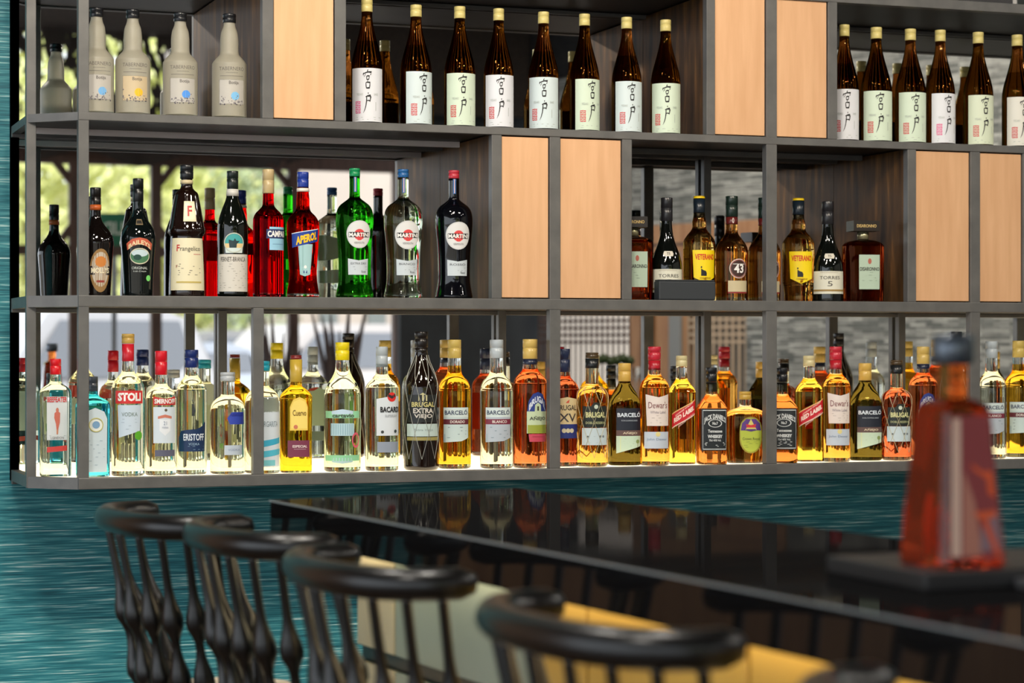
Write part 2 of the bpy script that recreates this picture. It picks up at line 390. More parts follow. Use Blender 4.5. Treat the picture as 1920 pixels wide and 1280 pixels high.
ST_ = thing('side_table', 'dark high side table across the room, seen in the mirror behind the netted amber bottle', 'table', MV(1160, 12.4, -HC))
mb = MB(); mb.lathe([(1.06, .28), (1.085, .28)], M_black, 32); mb.build('tabletop', ST_)
mb = MB(); mb.tube([(0, 0, .02), (0, 0, 1.06)], .03, M_black, 12); mb.build('leg', ST_)
mb = MB(); mb.lathe([(0, .2), (.02, .2)], M_black, 24); mb.build('base', ST_)
for px, lb, z_ in ((1150, 'stemmed glass holding green garnish on the side table, seen in the mirror', 12.4), (1191, 'empty stemmed glass on the side table, seen in the mirror', 12.3)):
    g_ = MV(px, z_, 1.0865 - HC); t = thing('cocktail_glass', lb, 'glass', g_)
    mb = MB(); mb.lathe([(0, .035), (.003, .035), (.005, .004), (.11, .004), (.12, .012), (.17, .045), (.20, .04)], glass((.95, .97, .97), 1.2), 24); mb.build('bowl', t)
t = thing('lime_garnish', 'cluster of dark green limes on the glass rim, seen in the mirror', 'fruit', MV(1150, 12.4, 1.29 - HC), 0)
for i in range(6):
    mb = MB(); mb.lathe([(-.03, .004), (-.02, .022), (0, .03), (.02, .022), (.03, .004)], mat((52, 66, 26)), 12); o = mb.build('lime', t); o.location = (-.1 + .04 * i, .0, .035 + .008 * math.sin(i * 2))

# ================================================================ DISPLAY SHELF
Z1t, Z1b = pZ(210.5, 185), pZ(226, 185)
Zmt, Zmb = pZ(553.5, 185), pZ(575, 185)
Zbt, Zbb = pZ(895.5, 185), pZ(917, 185)
Z0b = pZ(26, 1920); Z0t = Z0b + .026
ZTOP = Z0t + .45
XR = pX(2420); XL = pX(147)
zz1 = 5.12 * .9766 * 1.03
def Pv(px, Y): return Vector((pX(px, Y), Y))
P0 = Pv(150, 0.); P1 = Pv(51, .10); P2 = Pv(20, YM)
SH = thing('display_shelf', 'dark steel open bar shelf with mirror back and copper panels on teal wall', 'shelf', (0, 0, 0))
T = .025
def part(mb, name, bev=.0, **k): return mb.build(name, SH, bev, **k)
def post(px0, px1, z0, z1, back=True):
    x0, x1 = pX(px0), pX(px1)
    mb = MB(); mb.box((x0, 0, z0), (x1, T, z1), M_frame); part(mb, 'post', .0015)
    if back:
        mb = MB(); mb.box((x0, YM - .03, z0), (x0 + .022, YM - .008, z1), M_frame); part(mb, 'back_post', .0015)
post(147, 167, Zbb, ZTOP, False)
post(475, 495, Zbt, Zmb)
post(1031, 1051, Zbt, Z1b); post(1437, 1457, Zbt, ZTOP); post(1820, 1838, Zbt, Z1b)
post(2205, 2222, Zbt, ZTOP)
post(492, 513, Z1t, ZTOP, False); post(628, 649, Z1t, ZTOP, False)
post(1325, 1341, Z1t, ZTOP, False); post(1553, 1570, Z1t, ZTOP, False)
post(922, 941, Zmt, Z1b, False); post(1167, 1185, Zmt, Z1b, False); post(1702, 1718, Zmt, Z1b, False); post(1918, 1936, Zmt, Z1b, False)
for q0 in (P1, P2):
    mb = MB(); mb.box((q0.x - .002, q0.y, Zbb), (q0.x + .021, q0.y + .022 if q0 is P1 else YM, ZTOP), M_frame); part(mb, 'post', .0015)
# rails
for zt, zb in ((Z1t, Z1b), (Zmt, Zmb), (Zbt, Zbb), (Z0t, Z0b)):
    mb = MB(); mb.box((XL, -.0012, zb), (XR, T + .0012, zt), M_frame); part(mb, 'front_rail', .0015)
    for a, b in ((P0, P1), (P1, P2)):
        mb = MB(); n = (b - a).normalized(); c = Vector((-n.y, n.x)) * -.011
        mb.beam((a.x + c.x, a.y + c.y, (zt + zb) / 2), (b.x + c.x, b.y + c.y, (zt + zb) / 2), .02, zt - zb, M_frame); part(mb, 'end_rail')
    mb = MB(); mb.box((P2.x, YM - .022, zb - .008), (XR, YM - .006, zb + .002), M_frame); part(mb, 'back_rail', .001)
    if zb == Z1b:
        mb = MB(); mb.box((P2.x + .03, 0.24, zb - .012), (pX(922) - .002, .252, zb + .0028), M_pale); part(mb, 'daylit_under_rail', .001, label='rail under the top shelf, painted pale as if daylit')  # rail painted pale to stand in for daylight on the steel
        mb = MB(); mb.box((pX(1185) + .008, .24, zb - .012), (pX(1702) - .002, .252, zb + .0028), M_frame); part(mb, 'under_rail', .001)
plan = [(P0.x + .02, T * .5), (XR, T * .5), (XR, YM - .001), (P2.x + .012, YM - .001), (P1.x + .012, P1.y + .004)]
for zt, zb in ((Z1t, Z1b), (Zmt, Zmb), (Z0t, Z0b)):
    mb = MB(); mb.prism(plan, zb + .003, zt - .001, M_frame_in); part(mb, 'shelf_board')
mb = MB(); mb.prism(plan, Zbb + .002, Zbt - .006, M_frame_in); part(mb, 'shelf_board')
# lit glass shelf under the lowest row
M_led, nt, b_, N_, L_ = nodemat('backlit_acrylic')
b_.inputs['Base Color'].default_value = (.9, .88, .8, 1); b_.inputs['Emission Color'].default_value = (1., .80, .50, 1); b_.inputs['Emission Strength'].default_value = 1.25
pl2 = [(P0.x + .03, T), (XR, T), (XR, YM - .035), (P2.x + .03, YM - .035), (P1.x + .03, P1.y + .02)]
mb = MB(); mb.prism(pl2, Zbt - .006, Zbt - .001, M_led); part(mb, 'light_panel', label='warm lit glass light panel')
# mirror
mb = MB(); mb.box((P2.x + .005, YM, Zbb), (XR, YM + .006, ZTOP), M_mirror); part(mb, 'mirror', label='clear mirror back')
# copper doors and bronze dividers
for a, b, z0, z1 in ((513, 628, Z1t, ZTOP), (1341, 1437, Z1t, ZTOP), (1457, 1553, Z1t, ZTOP), (941, 1031, Zmt, Z1b), (1051, 1167, Zmt, Z1b), (1718, 1820, Zmt, Z1b), (1838, 1918, Zmt, Z1b)):
    mb = MB(); mb.box((pX(a) + .002, .006, z0 + .003), (pX(b) - .002, .016, z1 - .003), M_copper); part(mb, 'copper_panel', .001, label='brushed copper panel')
for px, z0, z1 in ((492, Z1t, Z0b), (649, Z1t, Z0b), (1325, Z1t, Z0b), (1570, Z1t, Z0b), (922, Zmt, Z1b), (1185, Zmt, Z1b), (1702, Zmt, Z1b), (1936, Zmt, Z1b)):
    s_ = 1 if px in (492, 1325, 922, 1702) else -1
    x = pX(px); mb = MB(); mb.box((x, T - .002, z0), (x + s_ * .006, YM - .001, z1), M_bronze); part(mb, 'divider', label='aged bronze divider')

# ================================================================ BAR COUNTER
HB = .262
def bz(py, h): return h * FPX / (py - HY)
def vp(px, py, h):                                            # plan point at height h below the eye
    z = bz(py, h); return Vector(((px - 960) / FPX * z, z))
A_, F_ = vp(506, 937, HB), vp(967, 914, HB)
bd = Vector((.435, -.900)); bn = Vector((.900, .435))          # along the bar towards the camera, across the bar
E_ = A_ + bd * 4.4; G_ = F_ + bd * 4.4
def P3(q, h): return V(q[0], q[1], h)
TOPZ = HC - HB
BAR = thing('bar_counter', 'long glossy black stone bar counter with gold front panels, some tinted sage for a reflection', 'bar counter', (*P3(A_ + bd + bn * .3, 0).xy, 0))
def bprism(name, pts, z0, z1, mt, bev=0., **k):
    P = [P3(q, 0) - BAR.location for q in pts]; mb = MB(); mb.prism([(p.x, p.y) for p in P], z0, z1, mt); return mb.build(name, BAR, bev, **k)
bprism('countertop', [A_, E_, G_, F_], TOPZ - .061, TOPZ, M_stone, .0025)
I0 = A_ + bd * .01 + bn * .155; I1 = E_ + bn * .155; I2 = E_ + bn * .5; I3 = A_ + bd * .03 + bn * .5
bprism('carcass', [I0 + bn * .012, I1 + bn * .012, I2, I3], 0, TOPZ - .061, M_black)
M_sage = noise_mat('sage_reflection', (1, 1, 1), [(.3, (150, 164, 150)), (.7, (164, 176, 162))], rough=.35)  # sage tint stands in for daylight reflected in the panels
M_gold = noise_mat('gold_lacquer', (1, 1, 1), [(.3, (196, 158, 74)), (.7, (206, 170, 88))], rough=.35)
M_creamp = noise_mat('cream_lacquer', (1, 1, 1), [(.3, (206, 196, 160)), (.7, (218, 208, 176))], rough=.35)
s0 = 0.
for wd, mt in ((.17, M_creamp), (.52, M_sage), (.17, M_gold), (.42, M_gold), (.42, M_gold), (.42, M_gold), (.42, M_gold), (.42, M_gold)):
    a, b = I0 + bd * (s0 + .004), I0 + bd * (s0 + wd - .004); s0 += wd
    for z0, z1 in ((.885, TOPZ - .064), (.06, .858)):
        bprism('front_panel', [a, b, b + bn * .011, a + bn * .011], z0, z1, mt, .002)
mb = MB()
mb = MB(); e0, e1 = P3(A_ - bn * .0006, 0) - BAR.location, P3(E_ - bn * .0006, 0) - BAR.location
e0.z = e1.z = TOPZ - .0012; mb.beam(e0, e1, .0026, .0026, mat((150, 160, 164), rough=.25, metal=.4)); mb.build('edge_highlight', BAR, label='pale strip drawn as the edge highlight')  # pale strip put in as the highlight along the stone's bevel
mb = MB(); r0, r1 = P3(I0 - bn * .03, 0) - BAR.location, P3(I1 - bn * .03, 0) - BAR.location
r0.z = r1.z = .24; mb.tube([r0, r1], .022, M_black, 12); mb.build('foot_rail', BAR)
ml = MB(); 
a, b = P3(I0 - bn * .03, 0) - BAR.location, P3(I1 - bn * .03, 0) - BAR.location
a.z = b.z = TOPZ - .067; 
M_strip, nt, b_, N_, L_ = nodemat('led_strip'); b_.inputs['Emission Color'].default_value = (1, .8, .5, 1); b_.inputs['Emission Strength'].default_value = 9
ml.beam(a, b, .012, .008, M_strip); ml.build('light_strip', BAR)

# ================================================================ BAR STOOLS
RH = HC - .30; HWID = .198; BD = .118
def stool(c, label, rz_extra=0.):
    fd = P3(bn, 0) - P3(Vector((0, 0)), 0); ang = math.atan2(fd.y, fd.x) + rz_extra
    w0 = P3(c, 0); t = thing('bar_stool', label, 'bar stool', (w0.x, w0.y, 0), ang, 'spindle back stools along the bar')
    # local: x towards the bar, tips of the rail at x=0, y lateral
    def arc(f, b=BD, hw=HWID, z=RH): 
        s_, c_ = math.sin(f), math.cos(f)
        return Vector((-b * abs(s_) ** .8, hw * (abs(c_) ** .9) * (1 if c_ >= 0 else -1), z))
    mb = MB(); pts = [arc(PI * i / 28) for i in range(29)]
    pts = [pts[0] + Vector((.02, 0, 0))] + pts + [pts[-1] + Vector((.02, 0, 0))]
    rr = [.014] + [.0215] * 29 + [.014]
    pts = [pts[0] + Vector((.006, 0, 0))] + pts + [pts[-1] + Vector((.006, 0, 0))]; rr = [.002] + rr + [.002]
    mb.tube(pts, rr, M_black, 14); mb.build('top_rail', t)
    SZ = HC - .60
    for i in range(9):
        f = PI * (.04 + .92 * i / 8); top = arc(f) - Vector((0, 0, .012)); bot = arc(f, BD + .0, HWID * .72, SZ - .03) + Vector((.06, 0, 0))
        n = 26; ps = []; rs = []
        for k in range(n + 1):
            u = k / n; ps.append(top.lerp(bot, u)); e1 = math.exp(-((u - .48) / (.11 if u < .48 else .06)) ** 2); e2 = math.exp(-((u - .80) / (.11 if u < .8 else .06)) ** 2)
            rs.append(.0068 + .0125 * e1 + .0125 * e2)
        mb = MB(); mb.tube(ps, rs, M_black, 10); mb.build('spindle', t)
    mb = MB(); mb.lathe([(SZ - .055, .15), (SZ - .05, .165), (SZ - .03, .168), (SZ - .028, .16)], M_black, 36, c=(.07, 0)); mb.build('seat', t)
    mb = MB(); mb.lathe([(SZ - .029, .15), (SZ - .02, .163), (SZ - .008, .16), (SZ, .138), (SZ + .003, .1)], M_cream, 36, c=(.07, 0)); mb.build('seat_cushion', t)
    for a in (45, 135, 225, 315):
        ca, sa = math.cos(math.radians(a)), math.sin(math.radians(a))
        mb = MB(); mb.tube([(.07 + .10 * ca, .11 * sa, SZ - .05), (.07 + .115 * ca, .13 * sa, .4), (.07 + .13 * ca, .16 * sa, 0)], [.017, .02, .012], M_black, 10); mb.build('leg', t)
    mb = MB(); q = [(.07 + .115 * math.cos(k * PI / 12), .13 * math.sin(k * PI / 12), .28) for k in range(25)]; mb.tube(q, .009, M_black, 8, False); mb.build('foot_ring', t)
    return t
stool(Vector((-0.5700, 3.8062)), 'black spindle back bar stool farthest from the camera, in front of teal wall', .06)
stool(Vector((-0.3684, 3.4688)), 'black spindle back bar stool, second from the left, before the bar end')
stool(Vector((-0.1537, 2.9484)), 'black spindle back bar stool, third from the left, before the cream bar panel')
stool(Vector((0.1237, 2.3531)), 'blurred black spindle back bar stool, fourth from the left, before the gold panels')
stool(Vector((0.4031, 1.7578)), 'blurred black bar stool nearest the camera, only its rail end showing at bottom right')

# ================================================================ DECANTER AND TRAY ON THE BAR
TR = .02
tq = vp(1765, 1068, HB - TR)                                   # near corner of the bottle on the tray
mb = MB()
ctr = tq + Vector((.02, .074))
TRAY = thing('serving_tray', 'low black slate tray on the bar under the large red decanter', 'tray', (*P3(ctr, 0).xy, TOPZ))
def tp(u, v, z): q = ctr + Vector((.93, .36)) * u + Vector((.36, -.93)) * v; p = P3(q, 0) - TRAY.location; p.z = z; return p
M_slate = noise_mat('slate', (1, 1, 1), [(.3, (26, 26, 28)), (.7, (40, 40, 42))], rough=.45)
mb.prism([tp(u, v, 0).xy for u, v in ((-.08, .085), (.36, .085), (.36, -.13), (-.08, -.13))], 0, TR, M_slate); mb.build('base', TRAY, .003)
mb = MB(); mb.prism([tp(u, v, 0).xy for u, v in ((.03, .125), (.36, .125), (.36, .088), (.03, .088))], 0, TR * .55, mat((110, 110, 112), rough=.3, metal=.6)); mb.build('edge_bar', TRAY, .002)
RB = thing('large_bottle', 'blurred red tapered square bottle with fruit inside, on tray at right foreground', 'bottle', (*P3(Vector(((1786 - 960) / FPX * (tq[1] + .056), tq[1] + .056)), 0).xy, TOPZ + TR + .0005))
def frus(mb, levels, mt, rot, n=4):
    vs = []
    for z, r in levels:
        for k in range(4):
            a = rot + k * PI / 2
            for da in (-.10, .10): vs.append((r * math.cos(a + da), r * math.sin(a + da), z))
    N = len(levels); fs = [(i * 8 + k, i * 8 + (k + 1) % 8, (i + 1) * 8 + (k + 1) % 8, (i + 1) * 8 + k) for i in range(N - 1) for k in range(8)]
    fs += [tuple(range(8))[::-1], tuple(range((N - 1) * 8, N * 8))]; mb.add(vs, fs, mt, False)
rot = math.radians(-130); KD = .762; KZ = .890
k_ = tq[1] / FPX
mb = MB(); frus(mb, [(z * KZ, r * KD) for z, r in ((0, .072), (.006, .0755), (.05, .071), (.19, .054), (.20, .049), (.207, .028))], mat((232, 84, 40), rough=.03, name='red_liquid_glass', Transmission_Weight=.92, IOR=1.38), rot)
mb.build('glass_body', RB)
mb = MB(); mb.lathe([(z * KZ, r * KD) for z, r in ((.207, .022), (.215, .0205), (.245, .0205), (.25, .022))], glass((.95, .5, .25), 1.3), 24); mb.build('neck', RB)
mb = MB(); mb.lathe([(z * KZ, r * KD) for z, r in ((.250, .028), (.253, .0305), (.283, .0305), (.287, .027))], mat((84, 92, 102), rough=.18, metal=.5), 24); mb.build('cap', RB)
def blob(c, r, mt, n=10):
    pts = [Vector(c) + Vector((r[0] * R.uniform(-.4, .4), 0, r[2] * (i / 5 - .5) * 2)) for i in range(6)]
    mb = MB(); mb.tube(pts, [r[0] * .3, r[0] * .8, r[0], r[0], r[0] * .8, r[0] * .3], mt, n); return mb
for i, (x, y, z, a, h, c) in enumerate(((-.022, 0, .05, .012, .04, (190, 80, 20)), (-.012, .01, .11, .010, .04, (60, 16, 12)), (.0, -.018, .06, .011, .05, (70, 20, 12)), (.018, .01, .04, .013, .03, (220, 90, 30)), (.014, .0, .12, .01, .035, (90, 30, 30)), (-.004, .02, .15, .01, .03, (120, 30, 16)))):
    blob((x * KD, y * KD, z * KZ), (a * KD, a * KD, h * KZ), mat(c)).build('fruit_piece', RB)
# printed shapes of the right hand face, with a painted highlight stripe
a0 = rot; 
def face_pt(u, v, off=.0006, levels=tuple((z * .890, r * .762) for z, r in ((.006, .0755), (.05, .071), (.19, .054)))):
    v *= .890
    for (z0, r0), (z1, r1) in zip(levels, levels[1:]):
        if z0 <= v <= z1 or z1 == levels[-1][0]: r = r0 + (r1 - r0) * (v - z0) / (z1 - z0); 
        if z0 <= v <= z1: break
    A = Vector((r * math.cos(rot + .10), r * math.sin(rot + .10))); B_ = Vector((r * math.cos(rot + PI / 2 - .10), r * math.sin(rot + PI / 2 - .10)))
    q = A.lerp(B_, u); n = Vector((math.cos(rot + PI / 4), math.sin(rot + PI / 4))); q += n * off; return (q.x, q.y, v)
mb = MB()
def fpoly(pts, c): 
    mb.add([face_pt(u, v, .0006 + .0002 * len(mb.f) / 4) for u, v in pts], [tuple(range(len(pts)))], mat(c, rough=.4), False)
fpoly([(.02, .012), (.97, .012), (.97, .186), (.02, .186)], (150, 62, 66))
fpoly([(.02, .015), (.20, .015), (.24, .183), (.03, .183)], (236, 200, 180))  # highlight beside the near corner, painted as a pale stripe
fpoly([(.24, .015), (.60, .015), (.5, .08), (.28, .12)], (196, 130, 112))
fpoly([(.55, .02), (.95, .02), (.95, .07), (.6, .05)], (150, 120, 130))
fpoly([(.45, .128), (.70, .118), (.92, .118), (.93, .085), (.78, .09), (.78, .108), (.5, .12)], (236, 96, 50))
fpoly([(.45, .068), (.92, .07), (.92, .062), (.6, .058)], (236, 100, 54))
fpoly([(.62, .056), (.85, .012), (.95, .012), (.74, .06)], (228, 92, 56))
mb.build('front_print', RB, label='orange printed shapes and painted pale highlight stripe')
# ================================================================ BOTTLES
def crv(pts, n=5):                                            # catmull-rom through the outline
    out = []
    for i in range(len(pts) - 1):
        p0 = pts[max(i - 1, 0)]; p1 = pts[i]; p2 = pts[i + 1]; p3 = pts[min(i + 2, len(pts) - 1)]
        for k in range(n):
            t = k / n
            q = [.5 * (2 * p1[j] + (p2[j] - p0[j]) * t + (2 * p0[j] - 5 * p1[j] + 4 * p2[j] - p3[j]) * t * t + (3 * p1[j] - p0[j] - 3 * p2[j] + p3[j]) * t ** 3) for j in (0, 1)]
            q[0] = min(max(q[0], p1[0]), p2[0]); out.append(tuple(q))
    out.append(tuple(pts[-1])); return out
def gen(bt, st, nr, top, rnd=.5):                             # straight body, shoulder, neck
    d = st - bt
    return [(0, .9), (.008, .97), (.025, 1), (bt * .5, 1), (bt, 1), (bt + d * .3, .93 if rnd > .4 else .8), (bt + d * .62, (.70 if rnd > .4 else .55)), (bt + d * .85, nr + .13), (st, nr + .03), (st + (top - st) * .3, nr), (top, nr)]
PROF = {
 'frost': ([(0, .9), (.01, .98), (.03, 1), (.3, 1), (.5, 1), (.54, .95), (.58, .76), (.615, .57), (.66, .53), (.74, .53), (.82, .48), (.87, .37), (.9, .33), (.92, .33)], .915, .385, 2, 1),
 'sake': ([(0, .9), (.012, .99), (.03, 1), (.3, 1), (.44, 1), (.5, .97), (.56, .88), (.63, .73), (.72, .54), (.8, .40), (.86, .345), (.91, .335)], .9, .365, 2, 1),
 'cream': ([(0, .78), (.012, .82), (.1, .85), (.3, .92), (.45, .99), (.5, 1), (.56, .91), (.61, .72), (.66, .48), (.71, .33), (.77, .29), (.95, .28)], .80, .30, 2, 1),
 'monk': ([(0, .94), (.012, .97), (.1, .97), (.3, .92), (.445, .87), (.46, .90), (.48, .98), (.505, 1), (.55, .93), (.64, .82), (.74, .68), (.785, .6), (.81, .42), (.835, .32), (.9, .31)], .895, .36, 2, 1),
 'amaro': (gen(.52, .80, .36, .89), .86, .375, 2, 1),
 'campari': ([(0, .92), (.01, .98), (.03, 1), (.3, 1), (.58, 1), (.62, .97), (.655, .84), (.685, .6), (.71, .42), (.74, .37), (.82, .35)], .81, .385, 2, 1),
 'aperol': ([(0, .95), (.01, .99), (.03, .99), (.08, .93), (.14, .87), (.22, .85), (.35, .92), (.5, .99), (.57, 1), (.61, .95), (.65, .76), (.685, .5), (.72, .41), (.78, .40), (.84, .36), (.88, .35)], .87, .35, 2, 1),
 'vermouth': ([(0, .96), (.01, 1), (.025, 1), (.06, .95), (.12, .88), (.2, .86), (.32, .875), (.45, .93), (.56, 1), (.63, 1), (.68, .93), (.715, .78), (.745, .52), (.765, .35), (.79, .285), (.94, .28)], .935, .29, 2, 1),
 'amaretto': ([(0, .93), (.015, .97), (.3, 1), (.66, 1), (.70, .97), (.735, .84), (.755, .6), (.77, .30), (.79, .27), (.88, .27)], .87, .7, 4.5, .6),
 'torres': ([(0, .96), (.012, 1), (.2, 1), (.33, .99), (.4, .92), (.48, .76), (.56, .56), (.64, .42), (.72, .36), (.78, .34), (.95, .34)], .77, .385, 2, 1),
 'veterano': ([(0, .84), (.012, .88), (.08, .89), (.17, .97), (.2, 1), (.4, 1), (.54, 1), (.58, .95), (.63, .74), (.67, .52), (.70, .44), (.75, .44), (.80, .37), (.84, .36)], .79, .37, 2, 1),
 'licor': ([(0, .94), (.012, .98), (.2, .99), (.42, 1), (.49, .98), (.54, .86), (.59, .64), (.63, .44), (.67, .37), (.78, .36)], .73, .38, 2, 1),
 'gin': ([(0, .92), (.012, .97), (.3, .98), (.62, 1), (.69, 1), (.73, .95), (.76, .72), (.79, .42), (.82, .34), (.87, .33)], .865, .35, 3.4, .9),
 'bluegin': ([(0, .92), (.012, .97), (.3, .98), (.62, 1), (.70, 1), (.745, .9), (.78, .6), (.80, .38), (.83, .30), (.9, .30)], .85, .30, 3.6, .85),
 'vodka': ([(0, .92), (.01, .98), (.03, 1), (.3, 1), (.585, 1), (.63, .96), (.67, .82), (.70, .58), (.725, .41), (.76, .37), (.82, .36)], .805, .385, 2, 1),
 'vodka2': ([(0, .92), (.01, .98), (.03, 1), (.3, 1), (.64, 1), (.69, .95), (.73, .8), (.76, .6), (.785, .46), (.82, .42), (.87, .41)], .855, .45, 2, 1),
 'squat': ([(0, .92), (.012, .98), (.04, 1), (.3, 1), (.6, 1), (.66, .96), (.71, .82), (.745, .6), (.765, .42), (.80, .385), (.92, .385)], .91, .42, 2, 1),
 'tequila': ([(0, .93), (.012, .97), (.3, .97), (.6, .99), (.635, 1), (.67, .9), (.71, .6), (.735, .38), (.76, .36), (.82, .35)], .77, .38, 3.2, .9),
 'cachaca': ([(0, .92), (.01, .98), (.03, 1), (.3, 1), (.57, 1), (.62, .95), (.68, .78), (.73, .56), (.78, .41), (.83, .37), (.88, .36)], .86, .385, 2, 1),
 'rum': ([(0, .92), (.01, .98), (.03, 1), (.3, 1), (.64, 1), (.675, .96), (.705, .83), (.735, .6), (.765, .42), (.80, .37), (.86, .36)], .835, .36, 2.4, .95),
 'netted': ([(0, .9), (.012, .97), (.03, 1), (.3, 1), (.55, 1), (.62, .96), (.68, .82), (.74, .62), (.8, .42), (.85, .36), (.9, .35)], .85, .38, 2, 1),
 'netted2': ([(0, .9), (.012, .97), (.03, 1), (.3, .99), (.5, 1), (.58, 1), (.63, .96), (.67, .82), (.695, .58), (.715, .43), (.76, .41), (.9, .40)], .86, .42, 2, 1),
 'barcelo': ([(0, .9), (.01, .98), (.03, 1), (.3, 1), (.57, 1), (.61, .985), (.65, .92), (.685, .78), (.71, .58), (.735, .45), (.78, .41), (.88, .40)], .855, .41, 2, 1),
 'anejo': ([(0, .9), (.01, .98), (.03, 1), (.3, 1), (.54, 1), (.62, .93), (.69, .76), (.75, .55), (.79, .41), (.82, .37), (.9, .37)], .82, .39, 2.6, .9),
 'whisky': ([(0, .92), (.01, .98), (.03, 1), (.3, 1), (.62, 1), (.66, .97), (.70, .85), (.73, .64), (.755, .47), (.78, .43), (.83, .40)], .80, .43, 2, 1),
 'redlabel': ([(0, .94), (.012, .98), (.3, .99), (.62, 1), (.67, .97), (.71, .82), (.745, .6), (.775, .46), (.81, .42), (.9, .41)], .90, .42, 4, 1),
 'jack': ([(0, .94), (.012, .98), (.3, 1), (.55, 1), (.585, .97), (.63, .80), (.68, .55), (.715, .42), (.74, .40), (.84, .37)], .745, .38, 5, 1),
 'crown': ([(0, .82), (.02, .9), (.1, .96), (.3, 1), (.6, .99), (.68, .96), (.725, .85), (.755, .6), (.775, .36), (.80, .29), (.9, .28)], .885, .30, 2.8, .62),
}
SHELF = {1: Z1t, 2: Zmt, 3: Zbt - .001}
def poly_cols(poly, x, ys=None):
    hit = []
    n = len(poly)
    for i in range(n):
        (x0, y0), (x1, y1) = poly[i], poly[(i + 1) % n]
        if x0 == x1:
            if abs(x0 - x) < 1e-9: hit += [y0, y1]
        elif min(x0, x1) - 1e-9 <= x <= max(x0, x1) + 1e-9: hit.append(y0 + (y1 - y0) * (x - x0) / (x1 - x0))
    return (min(hit), max(hit)) if hit else None
class Surf:
    def __init__(s, prof, H, Rr, ex, dr): s.t = crv(prof); s.H = H; s.R = Rr; s.ex = ex; s.dr = dr
    def r(s, h):
        t = s.t
        if h <= t[0][0]: return t[0][1]
        for a, b in zip(t, t[1:]):
            if h <= b[0]: return a[1] + (b[1] - a[1]) * ((h - a[0]) / max(b[0] - a[0], 1e-6))
        return t[-1][1]
    def xyz(s, u, h, off):                                    # u: arc in body radii from the front, h: fraction of the height
        a = math.atan(u) if s.ex > 2.9 else u
        rr = s.r(h); e = s.ex if rr > .7 else 2
        ca, sa = math.cos(a - PI / 2), math.sin(a - PI / 2)
        q = s.R * rr / (abs(ca) ** e + abs(sa) ** e) ** (1 / e) + off
        return (q * ca, q * sa * s.dr - (off if s.dr < 1 else 0), h * s.H)
def el(mb, S, e, lay):
    off = .0005 + .00016 * lay; k = e[0]
    if k == 'r': _, x0, y0, x1, y1, c = e[:6]; poly = [(x0, y0), (x1, y0), (x1, y1), (x0, y1)]
    elif k == 'p': poly, c = e[1], e[2]
    elif k == 'c':
        _, cx, cy_, rx, c = e[:5]; ry = e[5] if len(e) > 5 else rx * S.R / S.H
        poly = [(cx + rx * math.cos(i * PI / 14), cy_ + ry * math.sin(i * PI / 14)) for i in range(28)]
    if k in 'rpc':
        mt = mat(c, rough=.45); xs = sorted(set([round(p[0], 5) for p in poly])); X = []
        for a, b in zip(xs, xs[1:]):
            n = max(1, int((b - a) / .14)); X += [a + (b - a) * i / n for i in range(n)]
        X.append(xs[-1]); vs = []; NY = 1 if k == 'c' else 4; col = []
        for x in X:
            q = poly_cols(poly, min(max(x, xs[0]), xs[-1]))
            if q is None: continue
            col.append(q); vs += [S.xyz(x, q[0] + (q[1] - q[0]) * j / NY, off) for j in range(NY + 1)]
        M = NY + 1
        mb.add(vs, [(i * M + j, (i + 1) * M + j, (i + 1) * M + j + 1, i * M + j + 1) for i in range(len(col) - 1) for j in range(NY)], mt)
    elif k == 'o':                                            # ring or frame outline: centre, radii, thickness
        _, cx, cy_, rx, c, th = e[:6]; ry = e[6] if len(e) > 6 else rx * S.R / S.H
        vs = []
        for i in range(28):
            a = i * PI / 14
            for q in (1 - th, 1): vs.append(S.xyz(cx + rx * q * math.cos(a), cy_ + ry * q * math.sin(a), off))
        mb.add(vs, [(2 * i, 2 * i + 1, (2 * i + 3) % 56, (2 * i + 2) % 56) for i in range(28)], mat(c, rough=.45))
    elif k == 't':
        _, txt, cx, cy_, w_, h_, c = e[:7]; bold = e[7] if len(e) > 7 else .0; arch = e[8] if len(e) > 8 else 0; slant = e[9] if len(e) > 9 else 0
        vs, fs = text_flat(txt, bold)
        mb.add([S.xyz(cx + x * w_, cy_ + y * h_ - arch * (2 * x) ** 2 + slant * x, off) for x, y in vs], fs, mat(c, rough=.5))
    elif k == 's':                                            # brush strokes: list of (points, widths)
        _, strokes, cx, cy_, w_, h_, c = e[:7]
        for pts, wd in strokes:
            P = [Vector((p[0], p[1])) for p in pts]; vs = []
            for i, p in enumerate(P):
                t = (P[min(i + 1, len(P) - 1)] - P[max(i - 1, 0)]).normalized(); n = Vector((-t.y, t.x))
                ww = wd[min(i, len(wd) - 1)] * 1.15
                for sg in (-1, 1):
                    q = p + n * ww * sg; vs.append(S.xyz(cx + (q.x - .5) * w_, cy_ + (q.y - .5) * h_, off))
            mb.add(vs, [(2 * i, 2 * i + 2, 2 * i + 3, 2 * i + 1) for i in range(len(P) - 1)], mat(c, rough=.6))
def lines(x0, x1, y0, y1, n, c, th=.004):                     # rows of fine print as hairlines broken into words
    out = []
    for i in range(n):
        y = y0 + (y1 - y0) * i / max(n - 1, 1); x = x0 + .06 * (i % 2)
        while x < x1 - .06 * (i % 2):
            q = min(x + .07 + .13 * R.random(), x1); out.append(('r', x, y, q, y + th, c)); x = q + .035
    return out
NAMES = {}
